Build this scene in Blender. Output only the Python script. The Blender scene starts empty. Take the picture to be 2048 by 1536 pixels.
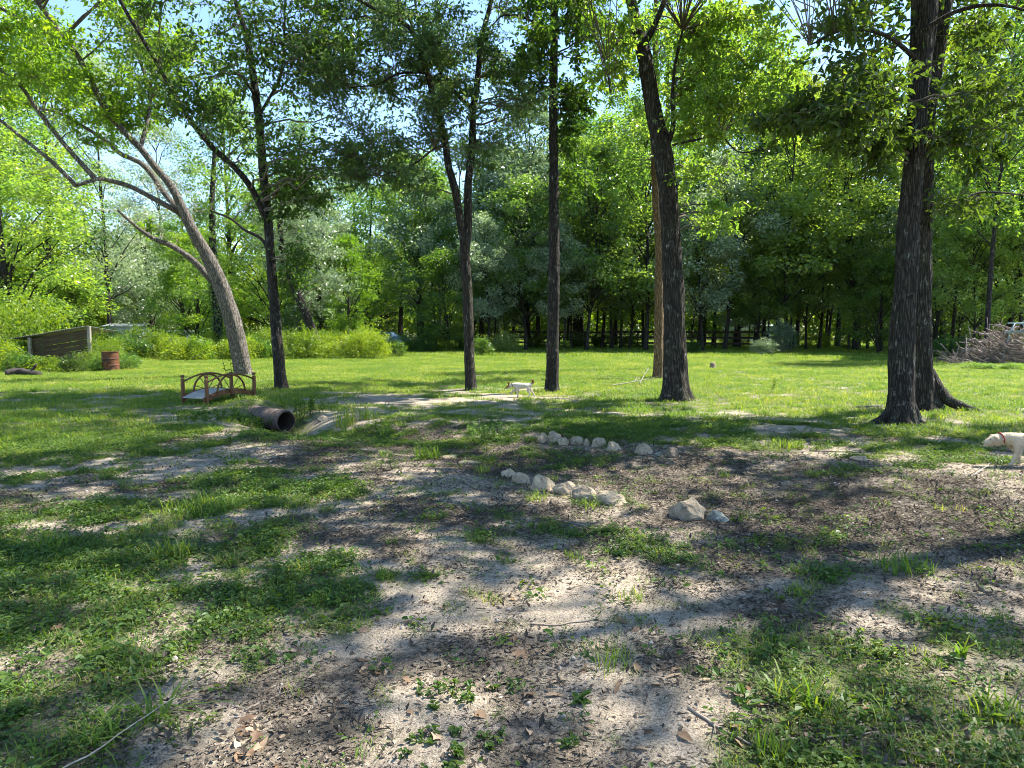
import bpy, math, random
import numpy as np
from mathutils import Vector, Matrix, Euler

R = math.radians
sc = bpy.context.scene
COL = sc.collection
rng = np.random.default_rng(11)
random.seed(5)

# ------------------------------------------------------------------ camera, sky, sun, exposure
FPX, CX, CY = 1400.0, 1024.0, 768.0        # focal length / centre in pixels of the 2048 px photograph
HORIZON = 660.0
PITCH = math.atan((CY - HORIZON) / FPX)
CAMZ = 1.6
cam_d = bpy.data.cameras.new('camera')
cam_d.sensor_width = 36.0
cam_d.sensor_fit = 'HORIZONTAL'
cam_d.lens = 36.0 * FPX / 2048.0
cam_d.clip_start = 0.05
cam_d.clip_end = 3000
cam = bpy.data.objects.new('camera', cam_d)
COL.objects.link(cam)
cam.location = (0, 0, CAMZ)
cam.rotation_euler = (R(90) - PITCH, 0, 0)
sc.camera = cam

SUN_AZ, SUN_EL = R(66), R(54)              # azimuth clockwise from +Y
SUN_STRENGTH, SKY_STRENGTH, EXPOSURE = 5.0, 0.12, 1.75
w = bpy.data.worlds.new('World')
sc.world = w
w.use_nodes = True
nt = w.node_tree
for n in list(nt.nodes):
    nt.nodes.remove(n)
sky = nt.nodes.new('ShaderNodeTexSky')
sky.sky_type = 'NISHITA'
sky.sun_disc = False
sky.sun_elevation = SUN_EL
sky.sun_rotation = SUN_AZ
sky.air_density = 1.0
sky.dust_density = 0.15
sky.ozone_density = 4.0
bg = nt.nodes.new('ShaderNodeBackground')
bg.inputs['Strength'].default_value = SKY_STRENGTH
wo = nt.nodes.new('ShaderNodeOutputWorld')
nt.links.new(sky.outputs[0], bg.inputs[0])
nt.links.new(bg.outputs[0], wo.inputs[0])

sd = bpy.data.lights.new('sun', 'SUN')
sd.energy = SUN_STRENGTH
sd.angle = R(0.53)
sd.color = (1.0, 0.95, 0.86)
so = bpy.data.objects.new('sun', sd)
COL.objects.link(so)
sv = Vector((math.sin(SUN_AZ) * math.cos(SUN_EL), math.cos(SUN_AZ) * math.cos(SUN_EL), math.sin(SUN_EL)))
so.rotation_euler = sv.to_track_quat('Z', 'Y').to_euler()
so.location = (10, 30, 60)

sc.view_settings.view_transform = 'Standard'
sc.view_settings.look = 'None'
sc.view_settings.gamma = 1.0
sc.view_settings.use_curve_mapping = False
sc.view_settings.exposure = EXPOSURE
sc.render.engine = 'CYCLES'
sc.cycles.filter_width = 1.0
sc.cycles.max_bounces = 8
sc.cycles.diffuse_bounces = 4
sc.cycles.glossy_bounces = 2
sc.cycles.transmission_bounces = 4
sc.cycles.sample_clamp_indirect = 6.0

# ------------------------------------------------------------------ noise and projection helpers
def _hash(ix, iy, seed):
    h = (ix.astype(np.int64) * 374761393 + iy.astype(np.int64) * 668265263 + seed * 974711) & 0xffffffff
    h = ((h ^ (h >> 13)) * 1274126177) & 0xffffffff
    h = h ^ (h >> 16)
    return (h & 0xffff) / 65535.0

def vnoise(x, y, seed=0):
    x = np.asarray(x, float); y = np.asarray(y, float)
    ix = np.floor(x); iy = np.floor(y)
    fx = x - ix; fy = y - iy
    ux = fx * fx * (3 - 2 * fx); uy = fy * fy * (3 - 2 * fy)
    a = _hash(ix, iy, seed); b = _hash(ix + 1, iy, seed)
    c = _hash(ix, iy + 1, seed); d = _hash(ix + 1, iy + 1, seed)
    return (a * (1 - ux) + b * ux) * (1 - uy) + (c * (1 - ux) + d * ux) * uy

def fbm(x, y, seed=0, octv=4):
    s = 0.0; amp = 0.5; tot = 0.0
    for k in range(octv):
        s = s + amp * vnoise(np.asarray(x) * 2 ** k + 17.3 * k, np.asarray(y) * 2 ** k - 9.1 * k, seed + k)
        tot += amp; amp *= 0.5
    return s / tot

def sstep(a, b, x):
    t = np.clip((np.asarray(x, float) - a) / (b - a), 0, 1)
    return t * t * (3 - 2 * t)

FWD = np.array([0, math.cos(PITCH), -math.sin(PITCH)])
UPV = np.array([0, math.sin(PITCH), math.cos(PITCH)])

def P(px, py, D):
    """point at world depth y = D seen at photo pixel (px, py)"""
    d = np.array([(px - CX) / FPX, 0, 0]) + UPV * ((CY - py) / FPX) + FWD
    return np.array([0, 0, CAMZ]) + d * (D / d[1])

def flat(px, py, z=0.0):
    d = np.array([(px - CX) / FPX, 0, 0]) + UPV * ((CY - py) / FPX) + FWD
    return np.array([0, 0, CAMZ]) + d * ((z - CAMZ) / d[2])

def project(x, y, z):
    zz = np.asarray(z) - CAMZ
    f = y * FWD[1] + zz * FWD[2]
    u = y * UPV[1] + zz * UPV[2]
    f = np.where(f < 0.05, 0.05, f)
    return CX + FPX * x / f, CY - FPX * u / f

# dry wash that leaves the culvert and runs to the right between the stone rows
WASH = [flat(a, b)[:2] for a, b in ((566, 833), (600, 846), (660, 856), (790, 868), (930, 895), (1130, 917), (1330, 950), (1600, 1000), (1900, 1040), (2200, 1080))]
WASH = np.array(WASH)

def wash_dist(x, y):
    x = np.asarray(x, float); y = np.asarray(y, float)
    best = np.full(x.shape, 1e9); par = np.zeros(x.shape)
    n = len(WASH) - 1
    for i in range(n):
        a, b = WASH[i], WASH[i + 1]
        ab = b - a
        t = np.clip(((x - a[0]) * ab[0] + (y - a[1]) * ab[1]) / (ab @ ab), 0, 1)
        d = np.hypot(x - a[0] - t * ab[0], y - a[1] - t * ab[1])
        m = d < best
        best = np.where(m, d, best); par = np.where(m, (i + t) / n, par)
    return best, par

BANK = flat(500, 822)[:2]
MOUTH = np.array([-4.55, 12.75])

def height(x, y):
    x = np.asarray(x, float); y = np.asarray(y, float)
    r = np.hypot(x, y)
    h = 0.10 * (fbm(x * 0.22 + 5, y * 0.22, 3, 3) - 0.5) + 0.05 * (fbm(x * 0.9, y * 0.9, 9, 3) - 0.5) * sstep(60, 20, r)
    h = h + 0.035 * (fbm(x * 4.0, y * 4.0, 21, 3) - 0.5) * sstep(25, 6, r)
    h = h + 0.4 * (fbm(x * 0.02, y * 0.02, 31, 2) - 0.5) * sstep(60, 140, r)
    d, t = wash_dist(x, y)
    dep = 0.40 * np.exp(-t * 7) + 0.09
    wid = 0.55 + 0.9 * t
    h = h - dep * np.exp(-(d / wid) ** 2)
    h = h + 0.24 * np.exp(-(((x - BANK[0] + 0.0) / 0.62) ** 2 + ((y - BANK[1] - 0.1) / 0.7) ** 2))
    return h

H0 = float(height(np.array(0.0), np.array(0.0)))

def hz(x, y):
    return float(height(np.array(float(x)), np.array(float(y))))

def at(px, py):
    """ground point seen at photo pixel"""
    z = 0.0
    for _ in range(8):
        p = flat(px, py, z)
        z = 0.5 * z + 0.5 * hz(p[0], p[1])
    p = flat(px, py, z)
    return np.array([p[0], p[1], hz(p[0], p[1])])

# how much grass the ground carries, read off the photograph on a coarse grid and stored on the ground
GX = np.linspace(0, 2048, 9)
GY = np.array([690, 765, 800, 850, 900, 950, 1000, 1100, 1200, 1300, 1400, 1536.])
GC = np.array([
    [1, 1, 1, 1, 1, 1, 1, 1, 1],
    [1, 1, 1, 1, 1, 1, .85, .95, .95],
    [.75, .62, .95, .30, .50, .80, .62, .8, .85],
    [.95, .95, .6, .38, .60, .62, .48, .7, .85],
    [.75, .2, .3, .3, .08, .22, .35, .55, .55],
    [.40, .15, .52, .52, .18, .06, .15, .2, .2],
    [.75, .60, .5, .35, .3, .06, .03, .03, .03],
    [.92, .72, .52, .3, .4, .42, .12, .12, .12],
    [.82, .72, .45, .28, .24, .2, .5, .36, .4],
    [.7, .66, .36, .32, .28, .26, .8, .8, .82],
    [.85, .75, .25, .32, .28, .36, .72, .9, .92],
    [.92, .8, .18, .52, .26, .45, .5, .9, .95]])

def grid_lookup(G, px, py):
    px = np.clip(px, 0, 2047.9); py = np.clip(py, 690, 1535.9)
    fx = px / 256.0
    ix = np.clip(fx.astype(int), 0, 7); fx = fx - ix
    iy = np.clip(np.searchsorted(GY, py, side='right') - 1, 0, len(GY) - 2)
    fy = (py - GY[iy]) / (GY[iy + 1] - GY[iy])
    return (G[iy, ix] * (1 - fx) + G[iy, ix + 1] * fx) * (1 - fy) + (G[iy + 1, ix] * (1 - fx) + G[iy + 1, ix + 1] * fx) * fy

def cover(x, y):
    px, py = project(x, y, np.zeros_like(x))
    c = grid_lookup(GC, px, py)
    far = np.hypot(x, y) > 28
    n = 0.55 * fbm(x * 0.9 + 3, y * 0.9, 41, 4) + 0.45 * fbm(x * 3.1, y * 3.1 + 7, 47, 3)
    v = sstep(-0.24, 0.24, c - (0.06 + 0.88 * sstep(0.28, 0.72, n)))
    return np.where(far, np.maximum(c, 0.9) * (0.85 + 0.15 * v), v)

def mulch(x, y):
    d, t = wash_dist(x, y)
    band = np.exp(-(d / (0.7 + 1.5 * t)) ** 2)
    n = 0.6 * fbm(x * 0.7 - 11, y * 0.7 + 4, 71, 4) + 0.4 * fbm(x * 2.6, y * 2.6, 77, 3)
    return np.clip(sstep(0.48, 0.68, n) * 0.75 + 0.75 * band * sstep(0.08, 0.35, t), 0, 1)

# ------------------------------------------------------------------ mesh helpers
def mesh_np(name, V, quads=None, tris=None, smooth=False, attrs=None):
    V = np.asarray(V, np.float32).reshape(-1, 3)
    me = bpy.data.meshes.new(name)
    me.vertices.add(len(V))
    me.vertices.foreach_set('co', V.ravel())
    q = np.zeros((0, 4), np.int32) if quads is None else np.asarray(quads, np.int32).reshape(-1, 4)
    t = np.zeros((0, 3), np.int32) if tris is None else np.asarray(tris, np.int32).reshape(-1, 3)
    nl = q.size + t.size
    if nl:
        me.loops.add(nl)
        me.loops.foreach_set('vertex_index', np.concatenate([q.ravel(), t.ravel()]))
        me.polygons.add(len(q) + len(t))
        st = np.concatenate([np.arange(len(q)) * 4, q.size + np.arange(len(t)) * 3]).astype(np.int32)
        me.polygons.foreach_set('loop_start', st)
        me.polygons.foreach_set('use_smooth', np.full(len(q) + len(t), smooth))
    for k, (typ, arr) in (attrs or {}).items():
        a = me.attributes.new(k, typ, 'POINT')
        arr = np.asarray(arr)
        if typ == 'FLOAT':
            a.data.foreach_set('value', arr.astype(np.float32).ravel())
        elif typ == 'INT':
            a.data.foreach_set('value', arr.astype(np.int32).ravel())
        elif typ == 'FLOAT_VECTOR':
            a.data.foreach_set('vector', arr.astype(np.float32).ravel())
    me.update(calc_edges=True)
    return me

class MB:
    """collects shapes, builds them as one mesh"""
    def __init__(self):
        self.V = []; self.Q = []; self.T = []; self.n = 0; self.A = []
    def add(self, V, Q=None, T=None, a=0.0):
        V = np.asarray(V, float).reshape(-1, 3)
        if Q is not None and len(Q): self.Q.append(np.asarray(Q, np.int64).reshape(-1, 4) + self.n)
        if T is not None and len(T): self.T.append(np.asarray(T, np.int64).reshape(-1, 3) + self.n)
        self.V.append(V); self.n += len(V)
        self.A.append(np.full(len(V), a) if np.isscalar(a) else np.asarray(a))
    def box(self, c, s, M=None, bev=0.0):
        s = np.asarray(s, float) / 2
        v = np.array([[x, y, z] for x in (-1, 1) for y in (-1, 1) for z in (-1, 1)], float)
        if bev:
            b = bev
            vs = []
            for x, y, z in v:
                vs += [[x * s[0], y * (s[1] - b), z * (s[2] - b)], [x * (s[0] - b), y * s[1], z * (s[2] - b)], [x * (s[0] - b), y * (s[1] - b), z * s[2]]]
            vs = np.array(vs)
            if M is not None: vs = vs @ np.asarray(M).T
            f = lambda i, k: i * 3 + k
            Q = []; T = []
            idx = {tuple(a): i for i, a in enumerate(v.astype(int))}
            def quad(ax, sg):
                o = [k for k in range(3) if k != ax]
                pts = []
                for p, q in ((-1, -1), (1, -1), (1, 1), (-1, 1)):
                    a = [0, 0, 0]; a[ax] = sg; a[o[0]] = p; a[o[1]] = q
                    pts.append(f(idx[tuple(a)], ax))
                return pts
            for ax in range(3):
                for sg in (-1, 1):
                    Q.append(quad(ax, sg))
            for ax in range(3):
                o = [k for k in range(3) if k != ax]
                for p in (-1, 1):
                    for q in (-1, 1):
                        a = [0, 0, 0]; a[o[0]] = p; a[o[1]] = q
                        a[ax] = -1; i0 = idx[tuple(a)]; a[ax] = 1; i1 = idx[tuple(a)]
                        Q.append([f(i0, o[0]), f(i1, o[0]), f(i1, o[1]), f(i0, o[1])])
            for i in range(8): T.append([f(i, 0), f(i, 1), f(i, 2)])
            self.add(vs + np.asarray(c), Q, T); return
        vs = v * s
        if M is not None: vs = vs @ np.asarray(M).T
        self.add(vs + np.asarray(c), [[0, 1, 3, 2], [4, 6, 7, 5], [0, 4, 5, 1], [2, 3, 7, 6], [0, 2, 6, 4], [1, 5, 7, 3]])
    def tube(self, pts, rad, seg=8, cap=True, disp=None, flat_=None):
        V, Q, T = tube(pts, rad, seg, cap, disp, flat_)
        self.add(V, Q, T)
    def mesh(self, name, smooth=False):
        V = np.concatenate(self.V); Q = np.concatenate(self.Q) if self.Q else None; T = np.concatenate(self.T) if self.T else None
        return mesh_np(name, V, Q, T, smooth, {'rnd': ('FLOAT', np.concatenate(self.A))})

def frames(pts):
    pts = np.asarray(pts, float)
    t = np.gradient(pts, axis=0)
    t /= np.linalg.norm(t, axis=1)[:, None] + 1e-12
    n = np.zeros_like(t); 
    a = np.array([1.0, 0, 0]) if abs(t[0][0]) < 0.8 else np.array([0, 1.0, 0])
    v = a - t[0] * (a @ t[0]); n[0] = v / np.linalg.norm(v)
    for i in range(1, len(t)):
        v = n[i - 1] - t[i] * (n[i - 1] @ t[i])
        n[i] = v / (np.linalg.norm(v) + 1e-12)
    b = np.cross(t, n)
    return t, n, b

def tube(pts, rad, seg=8, cap=True, disp=None, flat_=None):
    pts = np.asarray(pts, float); k = len(pts)
    rad = np.broadcast_to(np.asarray(rad, float), (k,))
    t, n, b = frames(pts)
    th = np.arange(seg) * 2 * math.pi / seg
    rr = rad[:, None] * np.ones(seg)[None, :]
    if disp is not None: rr = rr * disp
    fx = 1.0 if flat_ is None else flat_
    V = pts[:, None, :] + (n[:, None, :] * np.cos(th)[None, :, None] + fx * b[:, None, :] * np.sin(th)[None, :, None]) * rr[:, :, None]
    V = V.reshape(-1, 3)
    i = np.arange(k - 1)[:, None] * seg; j = np.arange(seg)[None, :]; j2 = (j + 1) % seg
    Q = np.stack([i + j, i + j2, i + seg + j2, i + seg + j], -1).reshape(-1, 4)
    T = None
    if cap:
        V = np.vstack([V, pts[:1], pts[-1:]])
        c0 = k * seg; c1 = c0 + 1
        jj = np.arange(seg); jn = (jj + 1) % seg
        T = np.vstack([np.stack([np.full(seg, c0), jn, jj], 1), np.stack([np.full(seg, c1), (k - 1) * seg + jj, (k - 1) * seg + jn], 1)])
    return V, Q, T

def catmull(pts, per=6):
    pts = np.asarray(pts, float)
    p = np.vstack([2 * pts[0] - pts[1], pts, 2 * pts[-1] - pts[-2]])
    out = []
    for i in range(1, len(p) - 2):
        t = np.linspace(0, 1, per, endpoint=False)[:, None]
        out.append(0.5 * ((2 * p[i]) + (-p[i - 1] + p[i + 1]) * t + (2 * p[i - 1] - 5 * p[i] + 4 * p[i + 1] - p[i + 2]) * t ** 2 + (-p[i - 1] + 3 * p[i] - 3 * p[i + 1] + p[i + 2]) * t ** 3))
    out.append(pts[-1:])
    return np.vstack(out)

def resample(pts, step):
    d = np.concatenate([[0], np.cumsum(np.linalg.norm(np.diff(pts[:, :3], axis=0), axis=1))])
    n = max(3, int(d[-1] / step) + 1)
    s = np.linspace(0, d[-1], n)
    return np.stack([np.interp(s, d, pts[:, k]) for k in range(pts.shape[1])], 1)

def rotz(a):
    c, s = math.cos(a), math.sin(a)
    return np.array([[c, -s, 0], [s, c, 0], [0, 0, 1.0]])
def rotx(a):
    c, s = math.cos(a), math.sin(a)
    return np.array([[1.0, 0, 0], [0, c, -s], [0, s, c]])
def roty(a):
    c, s = math.cos(a), math.sin(a)
    return np.array([[c, 0, s], [0, 1.0, 0], [-s, 0, c]])

def link(name, me, mat=None, parent=None, loc=None):
    o = bpy.data.objects.new(name, me)
    COL.objects.link(o)
    if mat is not None and me is not None and not len(me.materials):
        me.materials.append(mat)
    if parent is not None: o.parent = parent
    if loc is not None: o.location = [float(v) for v in loc]
    return o

def tag(o, label=None, cat=None, group=None, kind=None):
    if label: o['label'] = label
    if cat: o['category'] = cat
    if group: o['group'] = group
    if kind: o['kind'] = kind
    return o

def thing(name, label, cat, loc, rz=0.0, group=None):
    o = bpy.data.objects.new(name, None)
    COL.objects.link(o)
    o.empty_display_size = 0.2
    o.location = [float(v) for v in loc]
    o.rotation_euler = (0, 0, rz)
    return tag(o, label, cat, group)

def copy_thing(o, loc, rz, scale=1.0, label=None, group=None):
    r = o.copy(); COL.objects.link(r)
    r.location = [float(v) for v in loc]; r.rotation_euler = (0, 0, rz)
    r.scale = (scale,) * 3 if np.isscalar(scale) else scale
    if label: r['label'] = label
    if group: r['group'] = group
    for ch in list(o.children):
        c = ch.copy(); COL.objects.link(c); c.parent = r
        for g in list(ch.children):
            d = g.copy(); COL.objects.link(d); d.parent = c
    return r

# ------------------------------------------------------------------ materials
def mat_new(name):
    m = bpy.data.materials.new(name)
    m.use_nodes = True
    t = m.node_tree
    for n in list(t.nodes): t.nodes.remove(n)
    out = t.nodes.new('ShaderNodeOutputMaterial')
    return m, t, out

def N(t, typ, **kw):
    n = t.nodes.new(typ)
    for k, v in kw.items(): setattr(n, k, v)
    return n

def ramp(t, stops, interp='LINEAR'):
    n = t.nodes.new('ShaderNodeValToRGB')
    e = n.color_ramp.elements
    n.color_ramp.interpolation = interp
    while len(e) < len(stops): e.new(0.5)
    for el, (p, c) in zip(e, stops):
        el.position = p; el.color = (*c, 1) if len(c) == 3 else c
    return n

def noise(t, vec, scale, detail=4, rough=0.55):
    n = t.nodes.new('ShaderNodeTexNoise')
    n.inputs['Scale'].default_value = scale
    n.inputs['Detail'].default_value = detail
    n.inputs['Roughness'].default_value = rough
    if vec is not None: t.links.new(vec, n.inputs['Vector'])
    return n

def mixc(t, fac, a, b, mode='MIX'):
    n = t.nodes.new('ShaderNodeMix'); n.data_type = 'RGBA'; n.blend_type = mode
    for sock, v in ((n.inputs[0], fac), (n.inputs[6], a), (n.inputs[7], b)):
        if isinstance(v, (int, float)): sock.default_value = v
        elif isinstance(v, tuple): sock.default_value = (*v, 1)
        else: t.links.new(v, sock)
    return n.outputs[2]

def math_(t, op, a, b=None, c=None, clamp=False):
    n = t.nodes.new('ShaderNodeMath'); n.operation = op; n.use_clamp = clamp
    for s, v in zip(n.inputs, (a, b, c)):
        if v is None: continue
        if isinstance(v, (int, float)): s.default_value = v
        else: t.links.new(v, s)
    return n.outputs[0]

def leaf_mat(name, stops, trans=0.45, tcol=(1.6, 1.5, 0.45), rough=0.42, spec=0.5, objvar=0.35, world=0.0):
    """thin leaf: colour varies leaf by leaf (rnd), branch by branch (noise) and plant by plant; sun shines through"""
    m, t, out = mat_new(name)
    at_ = N(t, 'ShaderNodeAttribute', attribute_name='rnd')
    oi = N(t, 'ShaderNodeObjectInfo')
    tc = N(t, 'ShaderNodeTexCoord')
    nz = noise(t, N(t, 'ShaderNodeNewGeometry').outputs['Position'] if world else tc.outputs['Object'], world or 0.9, 3)
    f = math_(t, 'MULTIPLY_ADD', at_.outputs['Fac'], 0.55, math_(t, 'MULTIPLY', oi.outputs['Random'], objvar))
    f = math_(t, 'ADD', f, math_(t, 'MULTIPLY_ADD', nz.outputs['Fac'], 0.9, -0.40), clamp=True)
    rp = ramp(t, stops); t.links.new(f, rp.inputs[0])
    pr = N(t, 'ShaderNodeBsdfPrincipled')
    pr.inputs['Roughness'].default_value = rough
    pr.inputs['Specular IOR Level'].default_value = spec
    t.links.new(rp.outputs[0], pr.inputs['Base Color'])
    tr = N(t, 'ShaderNodeBsdfTranslucent')
    tcn = mixc(t, 1.0, rp.outputs[0], tcol, 'MULTIPLY')
    t.links.new(tcn, tr.inputs['Color'])
    mx = N(t, 'ShaderNodeMixShader'); mx.inputs[0].default_value = trans
    t.links.new(pr.outputs[0], mx.inputs[1]); t.links.new(tr.outputs[0], mx.inputs[2])
    t.links.new(mx.outputs[0], out.inputs[0])
    return m

def bark_mat(name, dark, light, lichen=0.5, scale=1.0, lich_col=(0.42, 0.42, 0.38), moss=0.0):
    m, t, out = mat_new(name)
    tc = N(t, 'ShaderNodeTexCoord')
    mp = N(t, 'ShaderNodeMapping'); mp.inputs['Scale'].default_value = (scale, scale, scale * 0.13)
    t.links.new(tc.outputs['Object'], mp.inputs[0])
    vo = N(t, 'ShaderNodeTexVoronoi', feature='DISTANCE_TO_EDGE'); vo.inputs['Scale'].default_value = 26
    n0 = noise(t, mp.outputs[0], 9, 4)
    mv = mixc(t, 0.12, mp.outputs[0], n0.outputs['Color'], 'ADD')
    t.links.new(mv, vo.inputs['Vector'])
    r1 = ramp(t, [(0.0, (0, 0, 0)), (0.25, (1, 1, 1))]); t.links.new(vo.outputs[0], r1.inputs[0])
    n1 = noise(t, tc.outputs['Object'], 30 * scale, 5, 0.65)
    c = mixc(t, r1.outputs[0], dark, light)
    c = mixc(t, 0.5, c, mixc(t, n1.outputs['Fac'], (0.25, 0.22, 0.2), (0.85, 0.82, 0.78)), 'OVERLAY')
    n2 = noise(t, tc.outputs['Object'], 5.5, 6, 0.7)
    r2 = ramp(t, [(0.56, (0, 0, 0)), (0.66, (1, 1, 1))]); t.links.new(n2.outputs['Fac'], r2.inputs[0])
    lf = math_(t, 'MULTIPLY', r2.outputs[0], math_(t, 'MULTIPLY', r1.outputs[0], lichen))
    c = mixc(t, lf, c, lich_col)
    if moss:
        n3 = noise(t, tc.outputs['Object'], 2.0, 4)
        r3 = ramp(t, [(0.5, (0, 0, 0)), (0.7, (1, 1, 1))]); t.links.new(n3.outputs['Fac'], r3.inputs[0])
        c = mixc(t, math_(t, 'MULTIPLY', r3.outputs[0], moss), c, (0.055, 0.065, 0.025))
    pr = N(t, 'ShaderNodeBsdfPrincipled'); pr.inputs['Roughness'].default_value = 0.9
    pr.inputs['Specular IOR Level'].default_value = 0.25
    t.links.new(c, pr.inputs['Base Color'])
    hgt = math_(t, 'MULTIPLY_ADD', n1.outputs['Fac'], 0.35, r1.outputs[0])
    bp = N(t, 'ShaderNodeBump'); bp.inputs['Strength'].default_value = 0.9; bp.inputs['Distance'].default_value = 0.02
    t.links.new(hgt, bp.inputs['Height']); t.links.new(bp.outputs[0], pr.inputs['Normal'])
    t.links.new(pr.outputs[0], out.inputs[0])
    return m

def simple_mat(name, c1, c2, scale=12, rough=0.7, metal=0.0, bump=0.3, spots=None, stretch=None, spec=0.4, dist=0.01, var=(0.8, 1.1)):
    m, t, out = mat_new(name)
    tc = N(t, 'ShaderNodeTexCoord')
    vec = tc.outputs['Object']
    if stretch:
        mp = N(t, 'ShaderNodeMapping'); mp.inputs['Scale'].default_value = stretch
        t.links.new(vec, mp.inputs[0]); vec = mp.outputs[0]
    n1 = noise(t, vec, scale, 6, 0.65)
    r1 = ramp(t, [(0.3, c1), (0.7, c2)]); t.links.new(n1.outputs['Fac'], r1.inputs[0])
    c = r1.outputs[0]
    oi = N(t, 'ShaderNodeObjectInfo')
    c = mixc(t, 1.0, c, mixc(t, oi.outputs['Random'], (var[0],) * 3, (var[1], var[1] * 0.98, var[1] * 0.95)), 'MULTIPLY')
    if spots:
        col, lo, hi, sc_ = spots
        n2 = noise(t, tc.outputs['Object'], sc_, 5, 0.7)
        r2 = ramp(t, [(lo, (0, 0, 0)), (hi, (1, 1, 1))]); t.links.new(n2.outputs['Fac'], r2.inputs[0])
        c = mixc(t, r2.outputs[0], c, col)
    pr = N(t, 'ShaderNodeBsdfPrincipled')
    pr.inputs['Roughness'].default_value = rough; pr.inputs['Metallic'].default_value = metal
    pr.inputs['Specular IOR Level'].default_value = spec
    t.links.new(c, pr.inputs['Base Color'])
    if bump:
        bp = N(t, 'ShaderNodeBump'); bp.inputs['Strength'].default_value = bump; bp.inputs['Distance'].default_value = dist
        t.links.new(n1.outputs['Fac'], bp.inputs['Height']); t.links.new(bp.outputs[0], pr.inputs['Normal'])
    t.links.new(pr.outputs[0], out.inputs[0])
    return m

M = {}
# leaves: dark -> mid -> yellowish
M['leaf_yellow'] = leaf_mat('leaf_yellow', [(0.0, (0.045, 0.085, 0.012)), (0.45, (0.085, 0.15, 0.018)), (1.0, (0.17, 0.22, 0.022))], 0.52, (2.7, 2.9, 0.6))
M['leaf_mid'] = leaf_mat('leaf_mid', [(0.0, (0.022, 0.05, 0.012)), (0.5, (0.05, 0.095, 0.018)), (1.0, (0.12, 0.175, 0.03))], 0.5, (3.0, 3.0, 0.8), 0.38)
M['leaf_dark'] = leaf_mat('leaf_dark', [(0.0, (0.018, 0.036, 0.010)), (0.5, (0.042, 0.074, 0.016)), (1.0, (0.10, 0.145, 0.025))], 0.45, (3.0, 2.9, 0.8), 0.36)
M['leaf_blue'] = leaf_mat('leaf_blue', [(0.0, (0.022, 0.05, 0.024)), (0.5, (0.065, 0.115, 0.045)), (1.0, (0.15, 0.21, 0.09))], 0.45, (2.4, 2.5, 0.9), 0.36)
M['leaf_silver_glint'] = leaf_mat('leaf_silver_glint', [(0.0, (0.07, 0.11, 0.06)), (0.5, (0.18, 0.24, 0.15)), (1.0, (0.36, 0.41, 0.28))], 0.42, (1.5, 1.6, 0.9), 0.32, 0.8)  # silver leaf colour, raised to paint glints and haze on wood crowns
M['leaf_wood'] = leaf_mat('leaf_wood', [(0.0, (0.014, 0.034, 0.010)), (0.35, (0.048, 0.10, 0.024)), (0.7, (0.095, 0.16, 0.036)), (1.0, (0.17, 0.22, 0.05))], 0.5, (2.9, 3.0, 0.9), 0.36, objvar=0.5)
M['leaf_glow'] = leaf_mat('leaf_glow', [(0.0, (0.05, 0.08, 0.012)), (0.45, (0.12, 0.165, 0.016)), (1.0, (0.24, 0.255, 0.022))], 0.58, (2.5, 2.3, 0.4), 0.36)
M['leaf_fresh'] = leaf_mat('leaf_fresh', [(0.0, (0.03, 0.065, 0.018)), (0.4, (0.09, 0.15, 0.035)), (1.0, (0.22, 0.28, 0.07))], 0.5, (2.2, 2.3, 0.8), 0.32, 0.7, objvar=0.5)
M['shrub'] = leaf_mat('shrub_leaf', [(0.0, (0.05, 0.1, 0.012)), (0.5, (0.11, 0.185, 0.018)), (1.0, (0.22, 0.27, 0.025))], 0.48, (2.5, 2.2, 0.45))
M['grass'] = leaf_mat('grass_blade', [(0.0, (0.045, 0.10, 0.016)), (0.45, (0.10, 0.18, 0.022)), (0.72, (0.20, 0.24, 0.038)), (1.0, (0.37, 0.33, 0.14))], 0.42, (2.1, 2.1, 0.5), 0.5, 0.3, world=0.45)
M['weed'] = leaf_mat('weed_leaf', [(0.0, (0.03, 0.07, 0.014)), (0.5, (0.06, 0.12, 0.022)), (1.0, (0.13, 0.18, 0.03))], 0.4, (2.2, 2.1, 0.5), 0.5, 0.35, world=1.3)
M['fern'] = leaf_mat('fern_leaf', [(0.0, (0.10, 0.16, 0.03)), (1.0, (0.24, 0.3, 0.07))], 0.4, (1.5, 1.5, 0.5))
M['bark_oak'] = bark_mat('bark_oak', (0.010, 0.008, 0.007), (0.055, 0.046, 0.036), 0.8, 1.0, (0.24, 0.24, 0.20), moss=0.25)
M['bark_dark'] = bark_mat('bark_dark', (0.010, 0.008, 0.007), (0.045, 0.038, 0.031), 0.8, 1.2, (0.22, 0.21, 0.18), moss=0.25)
M['bark_pale'] = bark_mat('bark_pale', (0.035, 0.030, 0.026), (0.22, 0.195, 0.165), 0.8, 1.3)
M['bark_brown'] = bark_mat('bark_brown', (0.055, 0.035, 0.018), (0.25, 0.165, 0.085), 0.4, 1.4, (0.34, 0.27, 0.17))
M['bark_far'] = bark_mat('bark_far', (0.010, 0.009, 0.008), (0.045, 0.038, 0.031), 0.3, 0.6)
M['twig'] = simple_mat('twig_bark', (0.06, 0.05, 0.04), (0.16, 0.13, 0.1), 20, 0.9, bump=0)
M['dead_twig'] = simple_mat('dead_twig', (0.22, 0.19, 0.15), (0.42, 0.37, 0.3), 20, 0.9, bump=0)
M['stone'] = simple_mat('limestone', (0.20, 0.155, 0.10), (0.44, 0.36, 0.25), 9, 0.9, bump=0.9, spots=((0.085, 0.072, 0.055), 0.54, 0.66, 14), dist=0.03, var=(0.75, 1.2))
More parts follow.
